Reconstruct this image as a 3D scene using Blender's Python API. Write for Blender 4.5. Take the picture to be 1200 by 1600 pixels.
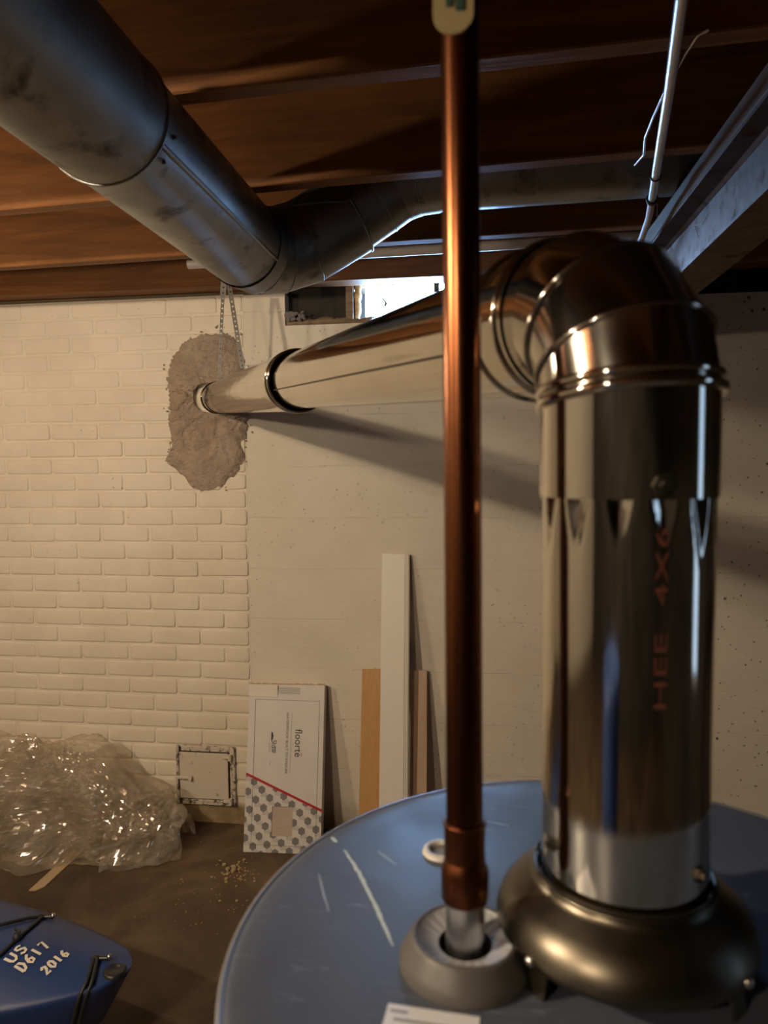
import bpy, math, random
from mathutils import Vector, Matrix, noise
R = random.Random(7)
for o in list(bpy.data.objects): bpy.data.objects.remove(o)
scene = bpy.context.scene

# ------------------------------------------------------------------ camera
FPX = 1130.0; YAW = math.radians(7.7); PIT = math.radians(-3.7); ROLL = .0099; ZC = 1.425
fw = Vector((-math.sin(YAW)*math.cos(PIT), math.cos(YAW)*math.cos(PIT), math.sin(PIT)))
rt0 = Vector((math.cos(YAW), math.sin(YAW), 0)); up0 = rt0.cross(fw)
rt = math.cos(ROLL)*rt0 - math.sin(ROLL)*up0
up = math.sin(ROLL)*rt0 + math.cos(ROLL)*up0
CAM = Vector((0, 0, ZC))
def ray(x, y): return fw + rt*((x-600)/FPX) - up*((y-800)/FPX)
def onY(x, y, Y): d = ray(x, y); return CAM + d*(Y/d.y)
def onZ(x, y, Z): d = ray(x, y); return CAM + d*((Z-ZC)/d.z)

cd = bpy.data.cameras.new('camera'); cam = bpy.data.objects.new('camera', cd)
scene.collection.objects.link(cam); scene.camera = cam
cd.sensor_fit = 'VERTICAL'; cd.sensor_height = 36; cd.lens = FPX/1600*36
cd.clip_start = .02; cd.clip_end = 60
m = Matrix((rt, up, -fw)).transposed().to_4x4(); m.translation = CAM
cam.matrix_world = m
cd.dof.use_dof = True; cd.dof.focus_distance = 2.5; cd.dof.aperture_fstop = 7.6

# ------------------------------------------------------------------ world, exposure
w = bpy.data.worlds.new('world'); scene.world = w; w.use_nodes = True
bg = w.node_tree.nodes['Background']; bg.inputs[0].default_value = (.55, .75, 1, 1); bg.inputs[1].default_value = .25
vs = scene.view_settings
vs.view_transform = 'Standard'; vs.look = 'None'; vs.gamma = 1; vs.use_curve_mapping = False
vs.exposure = 0.33
scene.cycles.sample_clamp_indirect = 5
scene.cycles.max_bounces = 8
LAMP_WARM = (1.0, .795, .56)
LAMPS = [((-.95, -.98, 2.01), 38.0), ((-1.45, -.12, 2.01), 80.0), ((-1.75, 1.10, 1.76), 24.0)]      # bulb centre, radiant power
WIN_STRENGTH = 52.0; WIN_COL = (.30, .56, 1.0)

# ------------------------------------------------------------------ helpers
col = scene.collection
def obj(name, vf, mat, parent=None, smooth=False, loc=None):
    if isinstance(vf, bpy.types.Mesh): me = vf
    else:
        me = bpy.data.meshes.new(name); me.from_pydata([tuple(v) for v in vf[0]], [], vf[1]); me.validate(); me.update()
    if mat is not None and not me.materials: me.materials.append(mat)
    if smooth: me.polygons.foreach_set('use_smooth', [True]*len(me.polygons))
    o = bpy.data.objects.new(name, me); col.objects.link(o)
    if parent: o.parent = parent
    if loc is not None: o.location = loc
    return o
def empty(name, loc=(0, 0, 0)):
    o = bpy.data.objects.new(name, None); col.objects.link(o); o.empty_display_size = .05
    o.location = loc
    return o
def tag(o, label, cat, group=None):
    o['label'] = label; o['category'] = cat
    if group: o['group'] = group
    return o
def struct(o, label=None, cat=None):
    o['kind'] = 'structure'
    if label: o['label'] = label
    if cat: o['category'] = cat
    return o
def join(*parts):
    V, Fc = [], []
    for v, f in parts:
        n = len(V); V += list(v); Fc += [tuple(i+n for i in q) for q in f]
    return V, Fc
def box(x0, x1, y0, y1, z0, z1):
    V = [(x0,y0,z0),(x1,y0,z0),(x1,y1,z0),(x0,y1,z0),(x0,y0,z1),(x1,y0,z1),(x1,y1,z1),(x0,y1,z1)]
    return V, [(0,3,2,1),(4,5,6,7),(0,1,5,4),(1,2,6,5),(2,3,7,6),(3,0,4,7)]
def bbox(x0, x1, y0, y1, z0, z1, b):
    """box with chamfered edges"""
    V = []; idx = {}
    for sx in (0,1):
        for sy in (0,1):
            for sz in (0,1):
                for a in range(3):
                    p = [x0 if sx==0 else x1, y0 if sy==0 else y1, z0 if sz==0 else z1]
                    for k, s in ((0,sx),(1,sy),(2,sz)):
                        if k != a: p[k] += b if s == 0 else -b
                    idx[(sx,sy,sz,a)] = len(V); V.append(tuple(p))
    Fc = []
    def q(l): Fc.append(tuple(idx[k] for k in l))
    for s in (0,1):
        q([(s,0,0,0),(s,1,0,0),(s,1,1,0),(s,0,1,0)][::1 if s else -1])
        q([(0,s,0,1),(1,s,0,1),(1,s,1,1),(0,s,1,1)][::-1 if s else 1])
        q([(0,0,s,2),(1,0,s,2),(1,1,s,2),(0,1,s,2)][::1 if s else -1])
    for s in (0,1):
        for t in (0,1):
            q([(s,t,0,0),(s,t,1,0),(s,t,1,1),(s,t,0,1)]); q([(s,0,t,0),(s,1,t,0),(s,1,t,2),(s,0,t,2)]); q([(0,s,t,1),(1,s,t,1),(1,s,t,2),(0,s,t,2)])
            for r_ in (0,1): q([(s,t,r_,0),(s,t,r_,1),(s,t,r_,2)])
    return V, Fc
def frame_of(d):
    d = d.normalized(); a = Vector((0,0,1)) if abs(d.z) < .9 else Vector((1,0,0))
    n = d.cross(a).normalized(); return d, n, d.cross(n).normalized()
def tube(pts, r, seg=24, cap=True, split=True):
    """tube on a polyline with mitred joints; sharp at joints when split"""
    pts = [Vector(p) for p in pts]; n = len(pts)
    rs = r if isinstance(r, (list, tuple)) else [r]*n
    D = [(pts[i+1]-pts[i]).normalized() for i in range(n-1)]
    N = [None]*(n-1); d0, N[0], _ = frame_of(D[0])
    for i in range(1, n-1):
        N[i] = (D[i-1].rotation_difference(D[i]) @ N[i-1]).normalized()
    rings = []; V = []; Fc = []
    def ring(i, k):     # ring at point i belonging to segment k
        d, nn = D[k], N[k]; b = d.cross(nn)
        if 0 < i < n-1: pn = (D[i-1]+D[i]).normalized()
        else: pn = d
        out = []
        for j in range(seg):
            a = 2*math.pi*j/seg; p = (nn*math.cos(a)+b*math.sin(a))*rs[i]
            t = -(p.dot(pn))/max(d.dot(pn), .2)
            out.append(pts[i]+p+d*t)
        return out
    if split:
        for k in range(n-1):
            s = len(V); V += ring(k, k)+ring(k+1, k)
            for j in range(seg): a, b = s+j, s+(j+1) % seg; Fc.append((a, b, b+seg, a+seg))
    else:
        for i in range(n): V += ring(i, min(i, n-2))
        for k in range(n-1):
            for j in range(seg): a, b = k*seg+j, k*seg+(j+1) % seg; Fc.append((a, b, b+seg, a+seg))
    if cap:
        s = len(V); V += ring(0, 0); Fc.append(tuple(range(s+seg-1, s-1, -1)))
        s = len(V); V += ring(n-1, n-2); Fc.append(tuple(range(s, s+seg)))
    return V, Fc
def lathe(profile, seg=64, c=(0,0)):
    """profile of (r,z); None splits for a sharp edge"""
    V = []; Fc = []; run = []
    def flush(run):
        s = len(V)
        for r_, z in run:
            for j in range(seg):
                a = 2*math.pi*j/seg; V.append((c[0]+r_*math.cos(a), c[1]+r_*math.sin(a), z))
        for k in range(len(run)-1):
            for j in range(seg):
                a = s+k*seg+j; b = s+k*seg+(j+1) % seg; Fc.append((a, b, b+seg, a+seg))
    last = None
    for p in profile:
        if p is None:
            flush(run); run = [run[-1]]
        else: run.append(p)
    flush(run)
    return V, Fc
def torus_at(c, d, Rm, r, seg=48, s2=10, squash=1.0):
    d, n, b = frame_of(Vector(d)); c = Vector(c); V = []; Fc = []
    for i in range(seg):
        a = 2*math.pi*i/seg; u = n*math.cos(a)+b*math.sin(a)
        for j in range(s2):
            t = 2*math.pi*j/s2; V.append(c+u*(Rm+r*math.cos(t))+d*(r*squash*math.sin(t)))
    for i in range(seg):
        for j in range(s2):
            i2, j2 = (i+1) % seg, (j+1) % s2
            Fc.append((i*s2+j, i2*s2+j, i2*s2+j2, i*s2+j2))
    return V, Fc
def ball(c, r, seg=12, rings=8, sc=(1,1,1)):
    V = []; Fc = []; c = Vector(c)
    for i in range(rings+1):
        th = math.pi*i/rings
        for j in range(seg):
            a = 2*math.pi*j/seg
            V.append(c+Vector((math.sin(th)*math.cos(a)*sc[0], math.sin(th)*math.sin(a)*sc[1], math.cos(th)*sc[2]))*r)
    for i in range(rings):
        for j in range(seg): Fc.append((i*seg+j, i*seg+seg+j, i*seg+seg+(j+1) % seg, i*seg+(j+1) % seg))
    return V, Fc
def xf(vf, M): return [M @ Vector(v) for v in vf[0]], vf[1]
def screw(name, p, nrm, r, mat, parent):
    d, n, b = frame_of(Vector(nrm)); M = Matrix((n, b, d)).transposed().to_4x4(); M.translation = Vector(p)
    hexv = lathe([(0, r*.9), (r*.55, r*.9), None, (r*.55, r*.35), None, (r, r*.3), (r, -r*.2)], 6)
    return obj(name, xf(hexv, M), mat, parent)

# ------------------------------------------------------------------ materials
class NT:
    def __init__(s, name):
        s.m = bpy.data.materials.new(name); s.m.use_nodes = True; s.t = s.m.node_tree; s.n = s.t.nodes
        s.b = s.n['Principled BSDF']; s.tc = s.n.new('ShaderNodeTexCoord'); s.geo = None
    def new(s, typ, **kw):
        nd = s.n.new(typ)
        for k, v in kw.items():
            if k.startswith('i_'):
                key = k[2:].replace('_', ' ')
                nd.inputs[key].default_value = v
            else: setattr(nd, k, v)
        return nd
    def link(s, a, b): s.t.links.new(a, b)
    def coords(s, scale=(1,1,1), loc=(0,0,0), src='Object'):
        mp = s.new('ShaderNodeMapping'); mp.inputs['Scale'].default_value = scale; mp.inputs['Location'].default_value = loc
        if src == 'World':
            if not s.geo: s.geo = s.new('ShaderNodeNewGeometry')
            s.link(s.geo.outputs['Position'], mp.inputs[0])
        else: s.link(s.tc.outputs[src], mp.inputs[0])
        return mp.outputs[0]
    def noise(s, co, scale, detail=4, rough=.55, dist=0):
        nd = s.new('ShaderNodeTexNoise'); s.link(co, nd.inputs['Vector'])
        nd.inputs['Scale'].default_value = scale; nd.inputs['Detail'].default_value = detail
        nd.inputs['Roughness'].default_value = rough; nd.inputs['Distortion'].default_value = dist
        return nd.outputs['Fac']
    def voro(s, co, scale, feature='F1', out='Distance'):
        nd = s.new('ShaderNodeTexVoronoi', feature=feature); s.link(co, nd.inputs['Vector']); nd.inputs['Scale'].default_value = scale
        return nd.outputs[out]
    def ramp(s, fac, stops):
        nd = s.new('ShaderNodeValToRGB'); e = nd.color_ramp.elements
        while len(e) < len(stops): e.new(.5)
        for k, (p, c) in enumerate(stops):
            e[k].position = p; e[k].color = (*c, 1) if len(c) == 3 else c
        s.link(fac, nd.inputs[0]); return nd.outputs[0]
    def val(s, fac, a, b, va=0., vb=1.):
        nd = s.new('ShaderNodeMapRange'); s.link(fac, nd.inputs[0])
        for k, v in zip((1,2,3,4), (a,b,va,vb)): nd.inputs[k].default_value = v
        return nd.outputs[0]
    def mix(s, fac, a, b, mode='MIX'):
        nd = s.new('ShaderNodeMix', data_type='RGBA', blend_type=mode)
        for sock, v in ((nd.inputs[0], fac), (nd.inputs[6], a), (nd.inputs[7], b)):
            if isinstance(v, (int, float)): sock.default_value = v
            elif isinstance(v, tuple): sock.default_value = (*v, 1)
            else: s.link(v, sock)
        return nd.outputs[2]
    def math(s, op, a, b=0.):
        nd = s.new('ShaderNodeMath', operation=op)
        for sock, v in ((nd.inputs[0], a), (nd.inputs[1], b)):
            if isinstance(v, (int, float)): sock.default_value = v
            else: s.link(v, sock)
        return nd.outputs[0]
    def bump(s, h, strength=.3, dist=.01, prev=None):
        nd = s.new('ShaderNodeBump'); nd.inputs['Strength'].default_value = strength; nd.inputs['Distance'].default_value = dist
        s.link(h, nd.inputs['Height'])
        if prev is not None: s.link(prev, nd.inputs['Normal'])
        return nd.outputs[0]
    def set(s, **kw):
        for k, v in kw.items():
            i = s.b.inputs[{'color':'Base Color','rough':'Roughness','metal':'Metallic','normal':'Normal','spec':'Specular IOR Level','coat':'Coat Weight','emit':'Emission Color','estr':'Emission Strength','alpha':'Alpha','trans':'Transmission Weight','aniso':'Anisotropic'}[k]]
            if isinstance(v, (int, float)): i.default_value = v
            elif isinstance(v, tuple): i.default_value = (*v, 1)
            else: s.link(v, i)
        return s
def plain(name, c, rough=.5, metal=0., **kw): return NT(name).set(color=c, rough=rough, metal=metal, **kw).m

def mat_paint_brick():
    n = NT('painted_brick'); co = n.coords(src='World')
    c = n.ramp(n.noise(co, 5, 5), [(.3, (.66, .585, .47)), (.7, (.74, .665, .55))])
    dirt = n.val(n.noise(co, 55, 3), .70, .76)
    dirt = n.math('MULTIPLY', dirt, n.val(n.noise(co, 4, 2), .48, .62))
    c = n.mix(n.math('MULTIPLY', dirt, .75), c, (.2, .155, .11))
    sp = n.new('ShaderNodeSeparateXYZ'); n.link(n.geo.outputs['Position'], sp.inputs[0])
    base = n.val(n.math('ADD', sp.outputs[2], n.math('MULTIPLY', n.noise(co, 9, 4), .05)), .118, .092)
    c = n.mix(base, c, n.ramp(n.noise(co, 14, 4), [(.3, (.17, .115, .06)), (.7, (.36, .27, .16))]))
    b = n.bump(n.noise(co, 60, 4), .25, .004); b = n.bump(n.noise(co, 14, 3), .3, .008, b)
    return n.set(color=c, rough=.62, normal=b, spec=.35).m
def mat_concrete_paint():
    n = NT('painted_concrete'); co = n.coords(src='World')
    c = n.ramp(n.noise(co, 3, 6), [(.3, (.63, .57, .475)), (.72, (.72, .655, .555))])
    sp = n.new('ShaderNodeSeparateXYZ'); n.link(n.geo.outputs['Position'], sp.inputs[0])
    X, Z = sp.outputs[0], sp.outputs[2]
    zz = n.math('ADD', Z, n.math('MULTIPLY', n.noise(n.coords((2.2,1,1), src='World'), 2.5, 3), .02))
    # horizontal board-form seams
    ph = n.math('ABSOLUTE', n.math('SUBTRACT', n.math('FRACT', n.math('DIVIDE', n.math('SUBTRACT', zz, .06), .196)), .5))
    seam = n.math('MULTIPLY', n.val(ph, .486, .5), n.val(n.noise(n.coords((3,1,9), src='World'), 2.2, 4), .42, .62))
    # bug holes
    v = n.voro(n.coords((1,1,1), src='World'), 48); vbig = n.voro(n.coords((1,1,1), (3,1,2), src='World'), 22)
    patch = n.val(n.noise(co, 3.2, 3), .47, .60); right = n.val(X, .15, .85)
    patch = n.math('MAXIMUM', patch, n.math('MULTIPLY', right, .8))
    nse = n.noise(co, 26, 3)
    pits = n.math('MULTIPLY', n.val(v, .20, .12), n.val(nse, .50, .58))
    pits = n.math('MULTIPLY', pits, patch)
    pit2 = n.math('MULTIPLY', n.val(vbig, .15, .09), n.val(n.noise(co, 9, 2), .50, .56))
    pit2 = n.math('MULTIPLY', pit2, n.val(right, 0, 1, .35, 1.))
    pits = n.math('MAXIMUM', pits, pit2)
    c = n.mix(n.math('MULTIPLY', pits, n.val(right, 0, 1, .52, .95)), c, (.10, .075, .05))
    c = n.mix(n.math('MULTIPLY', seam, .20), c, (.2, .16, .12))
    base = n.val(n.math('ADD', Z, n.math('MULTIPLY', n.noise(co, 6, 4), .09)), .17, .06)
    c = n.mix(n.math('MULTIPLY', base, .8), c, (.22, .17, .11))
    h = n.math('SUBTRACT', n.noise(co, 30, 5), n.math('ADD', n.math('MULTIPLY', pits, 2.), n.math('MULTIPLY', seam, 1.2)))
    b = n.bump(h, .35, .005); b = n.bump(n.noise(n.coords((1,1,5), src='World'), 5, 3), .3, .012, b)
    return n.set(color=c, rough=.7, normal=b, spec=.25).m
def mat_floor():
    n = NT('stained_concrete'); co = n.coords(src='World')
    c = n.ramp(n.noise(co, 2.6, 8, .62, .4), [(.28, (.045, .028, .018)), (.5, (.10, .066, .040)), (.72, (.21, .145, .082))])
    c = n.mix(n.val(n.noise(co, 38, 3), .66, .76, 0, .5), c, (.26, .2, .13))
    b = n.bump(n.noise(co, 45, 5), .3, .006); b = n.bump(n.noise(co, 6, 4), .3, .015, b)
    return n.set(color=c, rough=n.val(n.noise(co, 5, 4), .3, .7, .5, .8), normal=b, spec=.3).m
def mat_wood(name, c0, c1, c2, scale=1., rough=.6, axis=0, knots=True):
    n = NT(name); s = [7*scale]*3; s[axis] = .55*scale
    co = n.coords(tuple(s), src='Object'); g = n.noise(co, 3.2, 7, .62, 1.4)
    fine = [38*scale]*3; fine[axis] = 1.5*scale
    f = n.noise(n.coords(tuple(fine)), 3, 3)
    c = n.ramp(g, [(.25, c0), (.5, c1), (.78, c2)])
    c = n.mix(n.val(f, .35, .7, 0, .35), c, c0)
    if knots:
        ks = [2.6*scale]*3; ks[axis] = 1.3*scale
        k = n.voro(n.coords(tuple(ks), (.3,.2,.1)), 1.0)
        c = n.mix(n.val(k, .11, .03, 0, .85), c, tuple(x*.3 for x in c0))
    return n.set(color=c, rough=rough, normal=n.bump(f, .25, .003), spec=.3).m
def mat_metal(name, c0, c1, r0, r1, nscale=6, bstr=.04, stretch=(1,1,1), blotch=None):
    n = NT(name); co = n.coords(stretch, src='World'); a = n.noise(co, nscale, 6, .6)
    c = n.ramp(a, [(.3, c0), (.7, c1)])
    r = n.val(n.noise(co, nscale*2.3, 5), .3, .7, r0, r1)
    if blotch:
        bl = n.val(n.noise(n.coords(src='World', loc=(4,2,1)), 16, 4, .6), .55, .72)
        c = n.mix(bl, c, blotch); r = n.math('ADD', r, n.math('MULTIPLY', bl, .18))
    return n.set(color=c, rough=r, metal=1., normal=n.bump(n.noise(co, 11, 2), bstr, .01)).m

M = {}
M['brick'] = mat_paint_brick(); M['concrete'] = mat_concrete_paint(); M['floor'] = mat_floor()
M['joist'] = mat_wood('joist_wood', (.09, .034, .010), (.235, .092, .026), (.36, .15, .045), .6, axis=0)
M['subfloor'] = mat_wood('subfloor_wood', (.04, .02, .01), (.08, .04, .018), (.12, .06, .03), .6)
M['plate'] = mat_wood('plate_wood', (.10, .072, .05), (.17, .13, .09), (.23, .175, .125), .8, axis=1, knots=False)
M['oldwood'] = mat_wood('old_sill_wood', (.10, .07, .04), (.22, .15, .09), (.36, .26, .17), 1.2, axis=0, knots=False)
M['flue'] = mat_metal('new_galvanised', (.60, .57, .51), (.72, .69, .62), .06, .11, 5, .05, (1,1,.25))
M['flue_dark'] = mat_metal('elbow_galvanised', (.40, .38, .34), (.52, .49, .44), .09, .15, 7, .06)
M['hood'] = mat_metal('hood_steel', (.10, .088, .068), (.17, .15, .115), .26, .4, 9, .08)
M['duct'] = mat_metal('old_duct_steel', (.22, .23, .235), (.33, .34, .35), .36, .5, 5, .10, blotch=(.13, .125, .115))
M['duct_near'] = mat_metal('old_duct_tarnished', (.19, .185, .17), (.27, .265, .25), .42, .56, 4, .10, blotch=(.10, .092, .078))
M['copper'] = mat_metal('copper_tube', (.12, .043, .018), (.19, .068, .028), .2, .3, 12, .04, (1,1,.2))
M['copper_fit'] = mat_metal('copper_fitting', (.10, .034, .016), (.17, .058, .026), .3, .4, 30, .1)
M['nipple'] = mat_metal('nipple_zinc', (.42, .43, .43), (.6, .6, .6), .25, .38, 20, .05)
M['steel'] = mat_metal('beam_steel', (.085, .054, .043), (.135, .088, .070), .5, .62, 14, .2, blotch=(.075, .038, .025))
M['zinc'] = plain('zinc_bright', (.62, .6, .56), .3, 1.); M['screw'] = plain('screw_dark', (.13, .12, .10), .4, 1.)
M['emt'] = plain('conduit_grey', (.72, .70, .67), .32, .55); M['cable'] = plain('cable_white', (.68, .66, .62), .45)
M['pvc'] = plain('pvc_pale', (.62, .58, .55), .4)
M['black'] = plain('black_cord', (.012, .012, .013), .55); M['blackp'] = plain('black_plastic', (.015, .015, .016), .35)
def mat_tank():
    n = NT('tank_enamel'); co = n.coords(src='World')
    c = n.ramp(n.noise(co, 7, 5), [(.3, (.060, .072, .10)), (.7, (.085, .10, .135))])
    sc = n.noise(n.coords((3, 26, 3), src='World'), 7, 5, .7, 1.2)
    sm = n.noise(co, 10, 4, .6, .8)
    k = n.math('MULTIPLY', n.val(sc, .58, .68), n.val(sm, .48, .60))
    c = n.mix(n.math('MULTIPLY', k, .45), c, (.26, .31, .40))
    return n.set(color=c, rough=n.val(sm, .35, .65, .36, .50), spec=.28, normal=n.bump(n.noise(co, 60, 3), .04, .003)).m
M['tank'] = mat_tank()
M['rim'] = plain('tank_rim', (.30, .32, .36), .25, .6)
M['collar'] = plain('collar_grey', (.085, .08, .075), .45); M['collar_face_lit'] = NT('collar_face_lit').set(color=(.36, .37, .40), rough=.4).m  # face lighter and bluer, outside darker: daylight on the top put into colour
M['ringp'] = plain('port_ring', (.52, .51, .49), .35); M['plug'] = plain('port_plug', (.17, .145, .115), .6)
M['sticker'] = plain('sticker_pale', (.62, .64, .68), .4); M['ink'] = plain('ink_dark', (.03, .03, .034), .6)
M['scuff'] = plain('paint_scuff', (.52, .60, .62), .6)
def mat_mortar():
    n = NT('mortar_patch'); co = n.coords(src='World')
    c = n.ramp(n.noise(co, 14, 6, .65, .6), [(.3, (.30, .225, .165)), (.7, (.44, .35, .275))])
    b = n.bump(n.noise(n.coords((1,1,1.8), src='World'), 15, 5, .6, 2.8), .55, .032); b = n.bump(n.noise(n.coords((1.5,1,1), src='World'), 40, 3, .6, 1.5), .5, .01, b)
    return n.set(color=c, rough=.6, normal=b, spec=.4).m
M['mortar'] = mat_mortar()
M['foam'] = (lambda n: n.set(color=n.ramp(n.noise(n.coords(src='World'), 30, 4), [(.3, (.42, .20, .05)), (.7, (.75, .55, .27))]), rough=.6).m)(NT('spray_foam'))
M['pane'] = NT('daylight_pane').set(color=(.7,.8,.9), rough=.5, emit=WIN_COL, estr=WIN_STRENGTH).m
M['carton'] = (lambda n: n.set(color=n.ramp(n.noise(n.coords(src='Object'), 8, 4), [(.3, (.62, .58, .545)), (.7, (.68, .64, .60))]), rough=.5).m)(NT('carton_white'))
M['carton_raw'] = plain('carton_kraft', (.42, .28, .15), .75); M['hexdark'] = plain('print_hex_dark', (.19, .185, .18), .5)
M['hexlight'] = plain('print_hex_light', (.52, .49, .465), .5); M['red'] = plain('print_red', (.42, .008, .018), .45)
M['tape'] = plain('clear_label', (.80, .74, .66), .2)
M['plank'] = mat_wood('vinyl_plank', (.42, .33, .27), (.50, .40, .33), (.56, .46, .39), 1.5, axis=0, knots=False)
M['whiteboard'] = plain('board_white', (.76, .71, .63), .45); M['boardlayer'] = plain('board_core', (.42, .36, .29), .6)
M['tan'] = mat_wood('tan_board', (.44, .235, .085), (.52, .29, .11), (.58, .335, .14), 1.2, axis=2, knots=False, rough=.45)
M['pink'] = mat_wood('pinkish_board', (.52, .36, .25), (.58, .41, .29), (.63, .46, .33), 1.2, axis=2, knots=False, rough=.45)
M['iron'] = (lambda n: n.set(color=n.mix(n.val(n.noise(n.coords(src='World'), 34, 5, .65), .63, .70), (.60, .53, .44), (.10, .075, .055)), rough=.55, normal=n.bump(n.noise(n.coords(src='World'), 60, 3), .3, .003)).m)(NT('painted_iron'))
M['ironrust'] = (lambda n: n.set(color=n.mix(n.val(n.noise(n.coords(src='World'), 45, 5, .65), .47, .60), (.55, .48, .39), (.06, .045, .035)), rough=.65).m)(NT('chipped_iron'))
def mat_kayak():
    n = NT('kayak_blue'); co = n.coords()
    c = n.ramp(n.noise(co, 6, 4), [(.3, (.012, .030, .105)), (.7, (.017, .040, .14))])
    return n.set(color=c, rough=.42, spec=.4, normal=n.bump(n.noise(co, 90, 2), .08, .003)).m
M['kayak'] = mat_kayak(); M['letter'] = plain('letter_paint', (.62, .57, .48), .6)
def mat_film():
    n = NT('clear_plastic_film'); co = n.coords()
    b = n.bump(n.noise(co, 12, 2, .5, .6), .25, .010)
    n.set(color=(.62, .54, .44), rough=.09, spec=1.0, normal=b)
    gl = n.new('ShaderNodeBsdfGlossy'); gl.inputs['Color'].default_value = (1, .97, .93, 1); gl.inputs['Roughness'].default_value = .11; n.link(b, gl.inputs['Normal'])
    m0 = n.new('ShaderNodeMixShader'); m0.inputs[0].default_value = .34; n.link(n.b.outputs[0], m0.inputs[1]); n.link(gl.outputs[0], m0.inputs[2])
    tr = n.new('ShaderNodeBsdfTransparent'); tr.inputs[0].default_value = (.96, .93, .88, 1)
    mx = n.new('ShaderNodeMixShader')
    f = n.val(n.noise(co, 7, 5, .6, .8), .35, .72, .14, .55)
    n.link(f, mx.inputs[0]); n.link(tr.outputs[0], mx.inputs[1]); n.link(m0.outputs[0], mx.inputs[2])
    n.link(mx.outputs[0], n.n['Material Output'].inputs[0])
    return n.m
M['film'] = mat_film()
M['chip'] = plain('mortar_chip', (.38, .27, .15), .8); M['web'] = plain('cobweb_thread', (.5, .48, .45), .8)
M['tagm'] = plain('tag_yellowed', (.38, .30, .16), .4); M['tagink'] = plain('tag_ink', (.03, .075, .065), .5)
M['darkvoid'] = plain('near_black', (.02, .015, .012), .8)  # near black, also gives gaps their shade
def mat_rubble():
    n = NT('dark_unseen_wall'); co = n.coords(src='World')
    c = n.ramp(n.noise(co, 2.5, 6), [(.3, (.025, .023, .02)), (.7, (.07, .062, .052))])  # near black so these unseen walls darken what the vent pipe mirrors
    return n.set(color=c, rough=.85, normal=n.bump(n.noise(co, 12, 5), .5, .02), spec=.2).m
M['rubble'] = mat_rubble()
M['pane_dim'] = NT('added_side_glow').set(color=(.6,.7,.8), rough=.4, emit=(.45, .68, 1.0), estr=.9).m  # glow of the unseen pane added for a reflection

# ------------------------------------------------------------------ the room
W = 2.70; XE = -.898; XL, XR, YB = -4.3, 2.2, -2.8; ZJ = 2.055; ZT = 2.29
struct(obj('floor', box(XL, XR, YB, W+.3, -.1, 0), M['floor']))
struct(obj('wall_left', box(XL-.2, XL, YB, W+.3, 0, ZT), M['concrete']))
struct(obj('wall_right', box(XR, XR+.2, YB, W+.3, 0, ZT), M['rubble']))
struct(obj('wall_rear', box(XL-.2, XR+.2, YB-.2, YB, 0, ZT), M['rubble']))
ceil = struct(obj('ceiling', box(XL-.2, XR+.2, YB-.2, W+.3, ZT, ZT+.05), M['subfloor']))
# joists (near face y at x=0, slope)
for k, (y0, sl) in enumerate([(1.21, -.07), (1.625, -.085), (2.085, -.055), (2.60, 0.0)] + [(.79-.41*i, -.06) for i in range(9)]):
    if abs(y0-.38) < .03: y0 = .33
    x0, x1 = XL, XR; th = .042 if k != 3 else .09
    dz = 0 if k != 3 else .034
    ys = [y0+sl*max(x, -3) for x in (x0, x1)]
    b = .003; V = []
    prof = [(0, b), (b, 0), (th-b, 0), (th, b), (th, ZT-ZJ-dz), (0, ZT-ZJ-dz)]
    for xx, yy in ((x0, ys[0]), (x1, ys[1])):
        V += [(xx-(x0+x1)/2, yy+p-(ys[0]+ys[1])/2, q) for p, q in prof]
    Fc = [(i, i+6, (i+1) % 6+6, (i+1) % 6) for i in range(6)] + [tuple(range(6)), tuple(range(11, 5, -1))]
    obj('joist', (V, [tuple(reversed(f)) for f in Fc]), M['joist'], ceil, loc=((x0+x1)/2+0, (ys[0]+ys[1])/2, ZJ+dz))

# back wall, concrete part, with the window opening
WX0, WX1, WZ0, WZ1 = -.735, .05, 1.955, 2.125
ztop_c = 2.012
cw = join(box(XE, WX0, W, W+.3, 0, 2.075), box(WX0, WX1, W, W+.3, 0, WZ0), box(WX1, .25, W, W+.3, 0, 2.065), box(.25, XR, W, W+.3, 0, ztop_c))
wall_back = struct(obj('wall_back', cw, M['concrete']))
struct(obj('trim_1', bbox(XE, XR, W+.10, W+.3, 2.130, ZT, .004), M['oldwood']))     # rim board above the wall
struct(obj('trim_2', box(XL, WX0, W+.05, W+.3, 2.079, 2.131), M['oldwood'])); struct(obj('gap_filler_1', box(WX1, XR, W+.08, W+.3, 2.0765, 2.131), M['darkvoid'])); struct(obj('gap_filler_2', box(.251, XR, W+.08, W+.3, ztop_c+.001, 2.0764), M['darkvoid']))  # right-hand fillers stop leaking light, near-black colour stands for the shaded gap
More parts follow.
